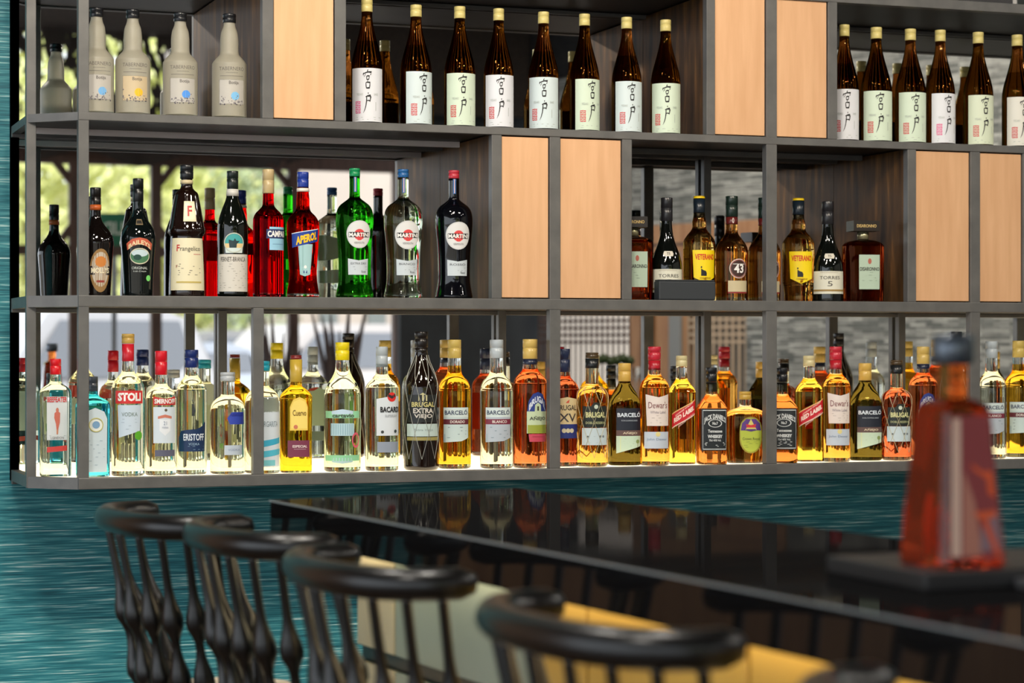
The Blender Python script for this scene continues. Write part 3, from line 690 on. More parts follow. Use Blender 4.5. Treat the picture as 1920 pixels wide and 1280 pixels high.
def bottle(kind, px, yt, wpx, row, body, cap, label, labels=(), face=.0, Y=.078, fill=None, clear=(.93, .95, .93), capspec=None, nets=None, group=None, H0=None, ring=None, catg='bottle', name='bottle', opaque=False, rz=0., base_clear=True, top_ring=None):
    prof, c0, cr_, ex, dr = PROF[kind]
    z, X = pz(px, Y); Zs = SHELF[row]; H = HC + (HY - yt) * z / FPX - Zs; Rr = wpx / 2 * z / FPX
    if ex > 2.9: Rr *= .96
    ang = math.atan2(-X, D + Y) + math.radians(face) + rz
    t = thing(name, label, catg, (X, Y, Zs + .0006), ang, group)
    S = Surf(prof, H, Rr, ex, dr)
    # body
    bm_ = body if not isinstance(body, tuple) else (mat(body, rough=.06, spec=.6) if opaque else glass(body))
    cl_ = glass(clear, 1.4) if not opaque else bm_
    fl = 2 if fill is None else fill
    mats = (lambda q: cl_ if (q / H > fl or (base_clear and q / H < .028)) else bm_)
    mb = MB(); P = [(h * H, r * Rr) for h, r in S.t if h <= c0 + .02 or h <= prof[-1][0]]
    n = 40; vs = []
    for zz, r in P:
        e = ex if r / Rr > .7 else (2 + (ex - 2) * max(0, (r / Rr - .4) / .3))
        for k in range(n):
            a = 2 * PI * (k + .5) / n; ca, sa = math.cos(a), math.sin(a); q = r / (abs(ca) ** e + abs(sa) ** e) ** (1 / e)
            d_ = dr if r / Rr > .7 else dr + (1 - dr) * (1 - max(0, (r / Rr - .4) / .3))
            vs.append((q * ca, q * sa * d_, zz))
    N = len(P); mb.v = vs
    for i in range(N - 1):
        k0 = mb.mi(mats((P[i][0] + P[i + 1][0]) / 2))
        for k in range(n): mb.f.append([i * n + k, i * n + (k + 1) % n, (i + 1) * n + (k + 1) % n, (i + 1) * n + k]); mb.fm.append(k0); mb.sm.append(True)
    for i, fl_ in ((0, True), (N - 1, False)):
        mb.f.append([i * n + k for k in range(n)][::(-1 if fl_ else 1)]); mb.fm.append(mb.mi(mats(P[i][0]))); mb.sm.append(False)
    mb.build('glass_body', t)
    # cap
    cc = cap if isinstance(cap[0], tuple) else (cap,)
    if kind == 'amaretto':
        mb = MB(); cm = mat(cc[0], rough=.35); a = Rr * .68; mb.box((-a, -a * .8, c0 * H + .0005), (a, a * .8, H), cm)
        vs_, fs_ = text_flat('DISARONNO', .02)
        mb.add([(x * a * 1.5, -a * .8 - .0005, (c0 + 1) / 2 * H + y * .3 * (1 - c0) * H) for x, y in vs_], fs_, mat((206, 176, 110)), False); mb.build('cap', t)
        mb = MB(); mb.lathe([(.775 * H, Rr * .285), (.87 * H, Rr * .285)], mat((196, 190, 150), rough=.2, metal=.7), 24); mb.build('neck_band', t)
    else:
        cr2 = cr_ * Rr; cs = capspec or [(c0, 1.)]
        for j, (cst, rr_) in enumerate(cs):
            cen = cs[j + 1][0] if j + 1 < len(cs) else 1.
            cm = mat(cc[min(j, len(cc) - 1)], rough=.28)
            b0, b1, q = cst * H + .0004, cen * H, cr2 * rr_
            pr = [(b0, q * .97), (b0 + .0006, q), (b0 + (b1 - b0) * .3, q)]
            if j == len(cs) - 1:
                hh = b0 + (b1 - b0) * .52
                pr += [(hh, q), (hh + .0006, q * .95), (hh + .0018, q * .95), (hh + .0024, q), (b1 - .0016, q), (b1 - .0004, q * .96), (b1, q * .85)]
            else: pr += [(b1 - .0004, q)]
            mb = MB(); mb.lathe(pr, cm, 28); mb.build('cap' if j == len(cs) - 1 else 'neck_sleeve', t)
    if ring:
        mb = MB(); mb.lathe([(ring[0] * H, Rr * (S.r(ring[0]) + .03)), (ring[1] * H, Rr * (S.r(ring[1]) + .03))], mat(ring[2], rough=.4), 28); mb.build('neck_band', t)
    for nm, els in labels:
        mb = MB(); i = 0
        for e in els:
            if e[0] == '|': mb.build(nm, t); mb = MB(); nm = e[1]; i = 0; continue
            el(mb, S, e, min(i, 3) + (3 if e[0] in 'tos' else 0)); i += 1
        mb.build(nm, t)
    if nets:
        h0, h1, nn, col, th = nets; mb = MB(); mt = mat(col, rough=.35, metal=.6)
        for s_ in (-1, 1):
            for k in range(nn):
                pts = []
                for i in range(29):
                    u = i / 28; h = h0 + (h1 - h0) * u
                    pts.append(S.xyz(k * 2 * PI / nn + s_ * u * 2 * PI / nn * 2.0, h, .0012))
                mb.tube(pts, th, mt, 4, False)
        mb.build('wire_net', t)
    return t

WH = (238, 236, 232); BK = (20, 20, 22)
# ---- row 1: frosted bottles
def frosted(px, yt, disc, lab):
    g = (128, 122, 112); els = [('t', 'TABERNERO', .0, .47, 1.5, .034, g), ('r', -.35, .43, .35, .433, g), ('r', -.7, .40, .7, .404, g), ('p', [(-.75, .14), (.75, .14), (.75, .365), (-.75, .365)], (190, 186, 178) if disc[0] < 200 else (206, 186, 150)),
         ('t', 'Botija', .1, .335, .55, .04, (96, 92, 88), .01), ('c', .18, .215, .24, disc)]
    els += [('r', -.75, .362, .75, .367, g), ('r', -.75, .14, -.73, .365, g)]
    for i in range(46):
        x, y = R.uniform(-.72, .72), .13 + abs(R.gauss(0, .035)); els.append(('c', x, y, .02 + .03 * R.random(), R.choice([(110, 106, 112), (140, 134, 136), (96, 92, 98)])))
    bottle('frost', px, yt, 65, 1, M_frost, (26, 28, 32), lab, [('front_print', els)], face=9, Y=.085, group='frosted bottles on the top shelf')
M_frost, nt, b_, N_, L_ = nodemat('frosted_glass')
b_.inputs['Base Color'].default_value = (*lin((206, 200, 180)), 1); b_.inputs['Roughness'].default_value = .45
b_.inputs['Transmission Weight'].default_value = .5; b_.inputs['Subsurface Weight'].default_value = .0
frosted(181, 16, (112, 178, 232), 'frosted bottle with light blue disc and black cap, beside the left corner post')
frosted(249, 19, (248, 190, 10), 'frosted bottle with a yellow disc and black cap on the top shelf')
frosted(338, 25, (72, 150, 236), 'frosted bottle with deeper blue disc, right of the yellow disc one')
frosted(430, 27, (120, 190, 236), 'frosted bottle with a blue disc standing alone against the brown divider')
# ---- row 1: tall brown bottles with brush writing
MIYA = [([(.56, 1.), (.5, .93), (.47, .88)], [.02, .04, .02]), ([(.12, .84), (.06, .76), (.08, .68)], [.02, .04, .01]),
 ([(.08, .78), (.3, .84), (.6, .88), (.92, .87), (.84, .76), (.78, .72)], [.02, .025, .03, .05, .03, .01]), ([(.3, .80), (.24, .7), (.14, .62)], [.02, .02, .01]),
 ([(.40, .66), (.42, .56), (.44, .48)], [.03, .03, .03]), ([(.40, .66), (.55, .68), (.7, .67), (.67, .58), (.62, .49)], [.02, .03, .04, .03, .03]), ([(.44, .49), (.62, .50)], [.02, .03]),
 ([(.52, .47), (.5, .4), (.46, .35)], [.02, .02, .02]),
 ([(.34, .34), (.35, .2), (.40, .05)], [.03, .04, .04]), ([(.34, .34), (.55, .36), (.76, .34), (.74, .2), (.70, .04)], [.02, .03, .05, .04, .04]), ([(.40, .06), (.70, .07)], [.03, .04])]
TO = [([(.62, 1.), (.56, .95)], [.02, .05]), ([(.30, .80), (.5, .84), (.82, .86), (.86, .80), (.80, .62), (.76, .56)], [.02, .03, .05, .06, .03, .02]), ([(.38, .62), (.6, .63), (.76, .62)], [.02, .02, .03]),
 ([(.42, .80), (.40, .6), (.34, .4), (.22, .2), (.04, .02)], [.04, .05, .04, .03, .006])]
SAKE = (.36, .19, .05)
def sake(px, yt, wd, al, tint, lab, red=(206, 70, 70)):
    g = (170, 178, 172); els = [('r', -1.2, .02, 1.2, .443, tint), ('s', MIYA, -.03, .352, .60, .155, BK), ('s', TO, -.03, .165, .56, .165, BK)]
    els += [('t', 'YESAKI', -.52, .235, .42, .018, g), ('t', 'SAKE', .52, .235, .28, .018, g), ('r', .5, .105, .53, .175, g)]
    for j in range(7):
        for i in range(2): els.append(('r', -.82 + i * .2, .085 + j * .0145, -.66 + i * .2 - .03 * (j % 2), .093 + j * .0145, red))
    els += [('r', -.66, .085, -.635, .185, red), ('r', -.5, .09, -.475, .175, red), ('r', -.84, .09, -.815, .18, red)] + lines(-.8, .9, .035, .052, 2, g, .003)
    bottle('sake', px, yt, wd, 1, SAKE, (222, 206, 130), lab, [('front_label', els)], face=al * .9, Y=.085, fill=.66 if R.random() < .5 else .9, clear=(.55, .30, .12), group='tall brown bottles on the top shelf', base_clear=False)
W1, G1, B1 = (228, 230, 236), (214, 230, 208), (214, 228, 230)
for a in ((688, 0, 59, 4, W1, 'tall brown bottle with white label, leftmost in its bay beside the copper panel', (214, 90, 140)),
          (780, 10, 59, 34, B1, 'tall brown bottle, second from left in its bay, its pale blue label turned right'),
          (862, 13, 58, 15, G1, 'tall brown bottle with a greenish label, third from left in its bay'),
          (935, 17, 56, 11, W1, 'tall brown bottle with white label, fourth from left in its bay'),
          (1019, 23, 57, 3, B1, 'tall brown bottle with plainly facing pale blue label, fifth from left in its bay'),
          (1096, 27, 56, 35, G1, 'tall brown bottle with green label turned far right, sixth in its bay'),
          (1175, 33, 56, 24, B1, 'tall brown bottle with pale blue label, before the corner of the bronze divider'),
          (1248, 38, 56, 7, G1, 'tall brown bottle with green label, rightmost in the bay before the dark divider'),
          (1583, 47, 54, 14, W1, 'tall brown bottle partly behind the post, first of the right hand bay'),
          (1643, 52, 58, 18, G1, 'tall brown bottle with green label, second of the right hand bay'),
          (1707, 55, 57, 24, G1, 'tall brown bottle with mint label, third of the right hand bay'),
          (1763, 57, 55, 38, W1, 'tall brown bottle with white label and pink seal, fourth of the right hand bay', (226, 80, 140)),
          (1834, 61, 56, 33, (220, 230, 204), 'tall brown bottle with yellow green label, fifth of the right hand bay'),
          (1907, 66, 56, 32, (230, 228, 218), 'tall brown bottle cut by the right edge of the photo')):
    sake(*a[:5], a[5], *(a[6:]))
sake(1975, 70, 56, 20, W1, 'tall brown bottle past the right edge, only its mirror image in view')
sake(2043, 74, 56, 20, G1, 'second tall brown bottle past the right edge, only its mirror image in view')

# ---- row 2
bottle('cream', 179, 352, 68, 2, (14, 9, 8), (18, 15, 14), 'dark cream liqueur bottle with gold oval label, behind the left corner post', [('front_label', [('c', .25, .23, .66, (150, 116, 70), .2), ('c', .25, .24, .56, (196, 186, 170), .16), ('r', -.45, .19, .95, .27, (30, 20, 16)), ('t', 'MOLLYS', .25, .23, 1.15, .05, (240, 232, 200), .02), ('c', .25, .31, .34, (206, 130, 60), .05), ('r', .0, .12, .5, .14, (150, 60, 50))])], face=4, opaque=True, ring=(.79, .84, (196, 96, 40)))
bottle('cream', 259, 335, 66, 2, (8, 14, 14), (14, 16, 18), 'dark cream liqueur bottle with red arch and green oval picture label', [
  ('name_label', [('p', [(-.75, .385), (-.4, .42), (0, .435), (.4, .42), (.75, .385), (.80, .44), (.42, .48), (0, .492), (-.42, .48), (-.80, .44)], (196, 92, 66)), ('t', 'BAILEYS', .0, .452, 1.3, .038, (236, 214, 170), .03, .042), ('|', 'front_label'), ('c', .02, .335, .62, (214, 206, 180), .068), ('c', .02, .335, .57, (70, 120, 84), .06), ('c', .02, .36, .5, (196, 214, 220), .03), ('c', -.12, .325, .24, (30, 70, 60), .024), ('|', 'lower_print'), ('t', 'ORIGINAL', .02, .235, 1.0, .022, (200, 206, 200)), ('t', 'Irish Cream', .02, .208, .8, .014, (200, 206, 200)), ('|', 'round_sticker'), ('c', .62, .15, .17, (120, 216, 110)), ('|', 'neck_badge'), ('r', -.25, .60, .28, .65, (120, 104, 74)), ('r', -.2, .61, .23, .64, (40, 36, 30))])], face=5, opaque=True)
bottle('monk', 350, 310, 69, 2, (24, 12, 8), (22, 24, 28), 'brown robe shaped liqueur bottle with cream label and black stopper', [
  ('front_label', [('r', -1.15, .045, 1.15, .44, (226, 218, 184)), ('t', 'F', -.62, .365, .2, .05, (190, 50, 50), .02), ('t', 'rangelico', .14, .355, 1.25, .045, (70, 62, 56)), ('r', -.7, .10, .8, .112, (190, 170, 90)), ('r', .3, .315, .8, .319, (190, 90, 90))] + lines(-.6, .75, .16, .24, 6, (110, 104, 92)) + [('t', 'F', -.68, .225, .1, .02, (150, 60, 50))]),
  ('shoulder_label', [('r', -.3, .565, .5, .72, (224, 214, 178)), ('r', -.24, .58, .44, .705, (236, 228, 196)), ('t', 'F', .1, .645, .3, .08, (190, 50, 50), .02)])], face=6, opaque=True, ring=(.855, .885, (206, 190, 150)))
bottle('amaro', 436, 321, 57, 2, (10, 14, 10), (20, 30, 28), 'dark green bottle with round teal eagle label above a white label', [
  ('front_label', [('r', -1.2, .04, 1.2, .335, (208, 204, 194)), ('t', 'FERNET-BRANCA', .0, .295, 1.75, .036, (60, 56, 54), .0)] + lines(-1., 1., .07, .255, 11, (150, 146, 138), .003)),
  ('roundel', [('c', .05, .425, .63, (60, 160, 160)), ('p', [(-.52, .385), (.62, .385), (.66, .42), (-.56, .42)], (222, 196, 140)), ('p', [(-.5, .345), (.6, .345), (.64, .385), (-.54, .385)], (206, 220, 216)), ('p', [(-.25, .385), (-.05, .42), (-.3, .45), (.0, .44), (.1, .46), (.2, .44), (.42, .44), (.22, .415), (.2, .385)], (20, 50, 56)), ('o', .05, .425, .66, (190, 196, 180), .1)])], face=3, opaque=True, ring=(.80, .855, (206, 204, 196)))
bottle('campari', 503, 318, 57, 2, (.86, .02, .04), (190, 168, 122), 'bright red aperitif bottle with long tan cap and blue lettered band', [
  ('front_label', [('r', -.30, .365, 1.1, .545, (150, 200, 224)), ('r', -.5, .455, 1.1, .527, (16, 40, 92)), ('t', 'CAMPARI', .3, .491, 1.45, .05, WH, .04), ('r', -.1, .41, .8, .413, (90, 130, 170))])], face=22)
bottle('aperol', 568, 323, 61, 2, (.90, .05, .02), ((34, 60, 150), (30, 60, 140)), 'red orange aperitif bottle with slanted blue band and yellow lettering', [
  ('front_label', [('p', [(-.35, .18), (.0, .165), (.4, .18), (.52, .42), (-.45, .42)], (150, 190, 190)), ('p', [(-.27, .195), (.0, .18), (.32, .195), (.43, .42), (-.36, .42)], (166, 204, 206)), ('p', [(-.88, .392), (.98, .445), (.98, .54), (-.88, .50)], (20, 60, 150)), ('t', 'APEROL', .12, .468, 1.4, .066, (250, 196, 20), .05, 0, .048), ('p', [(-.88, .50), (.98, .54), (.98, .546), (-.88, .506)], (230, 236, 240)), ('r', -.1, .19, .16, .21, (30, 60, 130)), ('c', .03, .24, .1, (240, 244, 240))]),
  ], face=8, ring=(.842, .87, (236, 226, 210)))
def verm(px, yt, wd, body, cap, sub, lab, opaque=False, clr=(.9, .95, .9)):
    bottle('vermouth', px, yt, wd, 2, body, cap, lab, [
      ('roundel', [('c', .15, .485, .74, (206, 208, 208)), ('c', .15, .485, .68, (222, 223, 222)), ('c', .15, .482, .30, (220, 70, 70)), ('r', -.46, .462, .76, .502, BK), ('t', 'MARTINI', .15, .482, 1.16, .031, WH, .04), ('t', 'VERMOUTH', .15, .42, .6, .016, (120, 120, 122))]),
      ('lower_label', [('p', [(-.52, .175), (.78, .175), (.76, .24), (.80, .30), (.13, .285), (-.54, .30), (-.50, .24)], (196, 206, 212)), ('t', sub, .14, .262, 1.0, .016, (100, 104, 112)), ('t', 'Rossi', .45, .2, .3, .018, (90, 94, 100)), *lines(-.4, .7, .215, .235, 2, (150, 158, 166), .003)]),
      ('neck_label', [('r', -.27, .815, .27, .93, (28, 92, 160)), ('r', -.08, .82, .08, .93, (226, 226, 226)), ('r', -.025, .82, .03, .93, (206, 60, 70))])], face=7, opaque=opaque, clear=clr)
verm(665, 316, 70, (.16, .72, .10), (18, 140, 84), 'EXTRA DRY', 'green vermouth bottle with round white label and green cap', clr=(.3, .85, .2))
verm(756, 318, 72, (.86, .90, .80), (32, 92, 150), 'BIANCO', 'clear vermouth bottle with round white label and blue cap')
verm(851, 320, 70, (6, 7, 12), (186, 50, 64), 'ROSSO', 'black vermouth bottle with round white label and red cap, before the wooden divider', True)
def amaretto(px, yt, wd, lab, fc):
    bottle('amaretto', px, yt, wd, 2, (.60, .22, .10), (34, 26, 22), lab, [('front_label', [('r', -.42, .155, .68, .58, (176, 196, 176)), ('t', 'DISARONNO', .13, .405, 1.0, .045, (40, 36, 34), .01), ('c', .13, .50, .09, (176, 96, 80), .035)] + lines(-.25, .5, .26, .36, 4, (130, 146, 130), .004))], face=fc, fill=.72, Y=.09)
amaretto(1187, 407, 76, 'square amaretto bottle half hidden behind the post, left of the black box', 8)
amaretto(1618, 415, 78, 'square amaretto bottle with flat black stopper standing at the right of its bay', 20)
def torres(px, yt, lab):
    bottle('torres', px, yt, 58, 2, (9, 12, 10), (34, 34, 38), lab, [('front_label', [('r', -1.2, .075, 1.2, .30, (216, 214, 196)), ('t', 'TORRES', .05, .235, 1.35, .032, (60, 56, 54), .0), ('t', '5', .05, .175, .32, .05, (80, 76, 72)), ('r', -1.2, .10, 1.2, .118, (150, 120, 60)), ('r', -.6, .285, .6, .288, (160, 150, 130))]),
      ('shoulder_label', [('p', [(-.3, .425), (.38, .425), (.45, .45), (.38, .475), (-.3, .475), (-.37, .45)], (206, 200, 184)), ('t', 'T5', .04, .45, .26, .024, (60, 56, 54), .02)])], face=6, opaque=True, Y=.076)
torres(1250, 371, 'dark brandy bottle with black neck, standing behind the small black box')
torres(1552, 378, 'dark brandy bottle with cream band label, between yellow label bottle and square bottle')
def veterano(px, yt, lab, fc):
    bull = [(-.16, .235), (-.12, .265), (-.16, .305), (-.02, .29), (.14, .282), (.2, .262), (.19, .235)]
    bottle('veterano', px, yt, 60, 2, (.99, .80, .45), ((24, 34, 44), (24, 34, 44), (236, 200, 20)), lab, [('front_label', [('p', [(-.62, .22), (.08, .17), (.85, .22), (.9, .48), (-.7, .48)], (244, 214, 10)), ('t', 'VETERANO', .12, .415, 1.3, .055, (206, 50, 30), .03), ('p', bull, BK), ('r', -.18, .31, -.1, .325, BK), ('t', 'OSBORNE', .12, .215, .7, .016, (150, 110, 20))])], face=fc, fill=.70, clear=(.95, .7, .4), capspec=[(.79, .95), (.84, 1.), (.975, .98)], Y=.112)
veterano(1311, 368, 'amber brandy bottle with yellow label, behind the right end of the black box', 16)
veterano(1497, 372, 'amber brandy bottle with yellow bull label, just right of the long post', 6)
def licor(px, yt, lab, fc):
    bottle('licor', px, yt, 61, 2, (.98, .70, .38), ((90, 26, 24), (24, 40, 34)), lab, [('front_label', [('c', .28, .305, .60, (216, 200, 190)), ('c', .28, .305, .50, (60, 34, 28)), ('o', .28, .305, .55, (150, 70, 60), .08), ('r', -.4, .085, .92, .19, (200, 186, 150)), ('r', -.4, .07, .92, .083, (140, 40, 40)), ('t', '43', .28, .305, .62, .085, WH, .03), ('r', -.1, .345, .66, .35, WH)]), ('neck_label', [('c', .08, .765, .17, (226, 210, 200)), ('t', '43', .08, .765, .2, .026, (90, 20, 20), .02)])], face=fc, fill=.73, capspec=[(.73, .98), (.80, 1.)], Y=.09)
licor(1372, 368, 'amber liqueur bottle with round 43 label, right of the black box', 10)
licor(1433, 371, 'amber liqueur bottle with 43 label, partly hidden behind the long post', 14)
# small black box on the middle shelf
x0, x1 = pX(1231, .02), pX(1337, .02); zt = pZ(525, 1284, .02) - Zmt
t = thing('storage_box', 'small black rounded box lying before the bottles on the middle shelf', 'box', ((x0 + x1) / 2, .012, Zmt + .0006))
mb = MB(); hw = (x1 - x0) / 2; mb.box((-hw, -.008, 0), (hw, .026, zt - .004), mat((42, 47, 52), rough=.55)); mb.build('body', t, .003)
mb = MB(); mb.box((-hw + .002, -.006, zt - .0038), (hw - .002, .024, zt), mat((36, 40, 44), rough=.55)); mb.build('lid', t, .001)

# ---- row 3
CLR = (.96, .96, .84)
bottle('gin', 104, 673, 62, 3, (.90, .95, .90), (214, 26, 36), 'clear gin bottle with red cap in the chamfered left end of the shelf', [
  ('front_label', [('r', -.62, .31, .72, .68, (214, 218, 218)), ('t', 'BEEFEATER', .05, .655, 1.25, .045, (206, 60, 60), .03), ('c', .05, .565, .09, (200, 120, 96), .02), ('p', [(-.14, .50), (-.04, .45), (.0, .40), (.1, .40), (.2, .46), (.22, .54), (.05, .56), (-.12, .54)], (206, 110, 90)), ('p', [(.0, .36), (.1, .36), (.12, .41), (.0, .41)], (206, 140, 110))] + lines(-.5, .6, .32, .345, 2, (170, 176, 176)) + [('t', 'LONDON', .05, .33, .8, .02, (110, 110, 110)), ('|', 'lower_label'), ('p', [(-.62, .205), (.72, .22), (.72, .265), (-.62, .25)], (206, 66, 60))])], face=4, Y=.125)
bottle('bluegin', 174, 706, 66, 3, (.28, .78, .88), ((60, 66, 76), (200, 206, 210)), 'blue glass gin bottle with arched white label, behind the left corner post', [
  ('front_label', [('p', [(-.75, .05), (.85, .05), (.85, .58), (.6, .65), (.05, .69), (-.5, .65), (-.75, .58)], (200, 216, 224)), ('c', .1, .52, .4, (226, 232, 226)), ('c', .1, .52, .22, (120, 160, 196)), ('o', .1, .52, .42, (196, 190, 110), .12)] + lines(-.5, .65, .12, .36, 7, (150, 176, 190)))], face=6, Y=.07)
bottle('vodka', 240, 626, 62, 3, CLR, ((190, 30, 44), (196, 160, 80)), 'tall clear vodka bottle with red band label and red and gold cap', [
  ('front_label', [('p', [(-.62, .27), (.72, .32), (.8, .50), (-.7, .50)], (196, 212, 226)), ('t', 'VODKA', .05, .435, .95, .028, (110, 130, 120)), *lines(-.45, .5, .33, .40, 4, (150, 170, 186), .003), ('c', .62, .285, .27, (90, 170, 40), .032), ('|', 'name_label'), ('r', -.86, .51, .96, .60, (206, 44, 44)), ('t', 'STOLI', .05, .557, 1.45, .06, WH, .05)])], face=3, fill=.66, capspec=[(.805, .95), (.93, 1.)], Y=.075)
bottle('vodka', 302, 658, 59, 3, CLR, (206, 22, 40), 'clear vodka bottle with all red cap and crest label', [
  ('front_label', [('r', -.6, .26, .95, .55, (206, 218, 228)),  ('p', [(-.2, .45), (.5, .45), (.5, .36), (.15, .32), (-.2, .36)], (226, 232, 238)), ('p', [(-.3, .475), (.15, .49), (.6, .475), (.6, .455), (.15, .465), (-.3, .455)], (200, 120, 100)), ('c', .2, .525, .09, (90, 80, 60)), ('t', '21', .15, .42, .2, .03, (120, 136, 160)), ('t', 'VODKA', .15, .385, .4, .016, (120, 136, 160)), ('|', 'lower_label'), ('r', -.5, .155, .9, .205, (90, 92, 112)), ('|', 'name_label'), ('p', [(-.62, .565), (.98, .565), (.98, .635), (.2, .615), (-.62, .635)], (190, 36, 36)), ('t', 'SMIRNOFF', .18, .596, 1.4, .04, WH, .03)])], face=6, fill=.66)
bottle('vodka2', 359, 656, 57, 3, CLR, (26, 44, 104), 'clear bottle with navy cap and navy wave label', [
  ('front_label', [('p', [(-1.0, .185), (.9, .185), (1.0, .43), (.7, .39), (.3, .365), (-.3, .36), (-.8, .35), (-1.0, .30)], (14, 44, 84)), ('t', 'ERISTOFF', .1, .30, 1.4, .055, (216, 226, 236), .02), ('t', 'VODKA', .1, .245, .7, .02, (150, 180, 206)), *lines(-.6, .8, .2, .225, 2, (120, 150, 180), .003)])], face=4, fill=.70, Y=.092)
bottle('squat', 427, 698, 66, 3, CLR, (176, 182, 186), 'short clear vodka bottle with silver cap and blue lettering', [
  ('front_label', [('p', [(-.15, .55), (.1, .61), (.95, .61), (.95, .49), (.0, .49), (.0, .53)], (50, 70, 170)), ('t', 'ABSOLUT', .45, .585, .9, .03, (30, 44, 140), .03), ('|', 'lower_label'), ('r', -.3, .19, .8, .285, (186, 198, 210)), ('t', 'VODKA', .25, .24, .7, .02, (120, 136, 170))])], face=7, fill=.70)
bottle('squat', 492, 677, 66, 3, CLR, (30, 160, 186), 'bottle with turquoise cap and pale blue striped label, half behind a post', [
  ('front_label', [('r', -.7, .06, 1.05, .68, (208, 220, 230)), ('t', 'MARGARITA', .2, .44, 1.2, .05, (110, 130, 140), .0), ('p', [(-.7, .22), (1.05, .27), (1.05, .32), (-.7, .28)], (60, 170, 204)), ('p', [(-.7, .13), (1.05, .17), (1.05, .22), (-.7, .19)], (80, 184, 210)), ('p', [(-.7, .07), (.6, .07), (.6, .12), (-.7, .12)], (120, 196, 206))])], face=10)
bottle('tequila', 555, 666, 63, 3, (.96, .74, .16), ((190, 160, 60), (120, 30, 30)), 'golden tequila bottle with yellow arched label and plum band', [
  ('front_label', [('p', [(-.45, .36), (.75, .36), (.75, .56), (.55, .62), (.15, .645), (-.25, .62), (-.45, .56)], (236, 204, 90)), ('p', [(-.38, .375), (.68, .375), (.68, .55), (.5, .605), (.15, .625), (-.2, .605), (-.38, .55)], (244, 218, 116)), ('t', 'Cuervo', .16, .51, .85, .05, (120, 90, 30), .01), ('c', -.08, .39, .13, (206, 120, 90)), ('|', 'band_label'), ('r', -.62, .135, .98, .275, (120, 52, 76)), ('t', 'ESPECIAL', .2, .225, .95, .022, (226, 206, 206), .03), ('r', -.2, .2, .6, .203, (206, 180, 190))])], face=4, capspec=[(.77, 1.), (.965, .93)])
bottle('cachaca', 642, 642, 69, 3, (.88, .93, .78), (226, 206, 20), 'large clear bottle with bright yellow cap and mint green printed bands', [
  ('front_label', [('r', -1.1, .415, 1.1, .47, (150, 216, 170)), ('p', [(-.6, .47), (0, .485), (.6, .47), (.6, .445), (-.6, .445)], (190, 214, 230)), ('t', 'cartavio', .05, .435, 1.2, .03, (70, 80, 70), .03), ('r', -.65, .28, .65, .375, (176, 206, 214)), ('r', -1.1, .085, 1.1, .13, (140, 206, 160)), ('p', [(-.6, .075), (0, .065), (.6, .075), (.5, .11), (-.5, .11)], (176, 206, 206)), ('o', .78, .245, .26, (216, 90, 110), .3, .06)] + [('r', -.62 + i * .125, .285, -.57 + i * .125, .37, (140, 176, 190)) for i in range(11)])], face=0, fill=.60)
bottle('rum', 716, 650, 62, 3, (.90, .94, .84), (170, 180, 186), 'clear rum bottle with grey cap and red bat disc on a white label', [
  ('front_label', [('p', [(-.45, .285), (1.1, .285), (1.1, .60), (.85, .60), (.6, .63), (.35, .60), (-.45, .58)], (210, 218, 224)), ('c', .48, .595, .28, (214, 44, 40)), ('p', [(.22, .60), (.48, .58), (.74, .60), (.7, .62), (.48, .605), (.26, .62)], (50, 40, 46)), ('t', 'BACARDI', .40, .495, 1.25, .045, BK, .03), ('t', 'SUPERIOR', .45, .445, .8, .02, (150, 156, 160)), ('c', -.1, .315, .09, (60, 66, 66)), ('c', .72, .32, .1, (50, 60, 60)), ('|', 'lower_label'), ('r', -.4, .15, 1.0, .235, (140, 150, 166))])], face=8, fill=.62)
def net1(px, yt, lab, wd=66):
    bottle('netted', px, yt, wd, 3, (20, 10, 6), ((24, 18, 14), (26, 22, 20)), lab, [
      ('front_label', [('r', -.9, .345, 1.05, .545, (26, 30, 30)), ('p', [(-.2, .50), (.3, .50), (.3, .54), (.05, .56), (-.2, .54)], (190, 184, 140)), ('t', 'BRUGAL', .08, .475, 1.35, .036, (196, 186, 120), .03), ('t', 'EXTRA', .08, .43, 1.15, .036, (206, 200, 190), .03), ('t', 'VIEJO', .08, .388, 1.05, .036, (206, 200, 190), .03), ('r', -.95, .245, 1.1, .335, (182, 200, 196)), ('t', 'Extra Viejo', .1, .29, 1.1, .02, (140, 156, 154)), ('r', -.95, .215, 1.1, .24, (150, 140, 80))])], face=2, opaque=True, nets=(.08, .83, 8, (170, 170, 160), .0008), capspec=[(.85, .95), (.885, 1.)])
net1(790, 622, 'tall dark rum bottle wrapped in silver wire net, between white label rum and golden rum')
def barc(px, yt, kind, lab, wd=62, fc=3):
    if kind == 'dorado': body, cp, band, tx = (.98, .72, .20), (206, 180, 96), (96, 40, 50), 'DORADO'
    else: body, cp, band, tx = (.92, .94, .86), (176, 186, 192), (120, 40, 60), 'BLANCO'
    bottle('barcelo', px, yt, wd, 3, body, cp, lab, [
      ('front_label', [('p', [(-.75, .205), (.4, .215), (.9, .24), (.9, .475), (-.75, .475)], (190, 208, 208) if kind == 'dorado' else (176, 186, 196)), ('r', -.75, .40, .9, .472, (206, 220, 218)), ('t', 'BARCELÓ', .08, .44, 1.45, .042, (60, 70, 96), .02), ('r', -.75, .345, .9, .385, band), ('t', tx, .15, .365, .9, .022, (216, 206, 200), .03), ('r', -.75, .205, -.62, .27, (160, 180, 190))] + lines(-.5, .7, .24, .32, 4, (110, 130, 140), .004))], face=fc, fill=.79 if kind == 'dorado' else .72, Y=.108 if kind == 'dorado' else .078)
barc(852, 637, 'dorado', 'opaque golden rum bottle with pale label and gold sleeve cap, left of the clear rum')
barc(931, 637, 'blanco', 'clear rum bottle with silver sleeve cap, next to the golden rum at centre left')
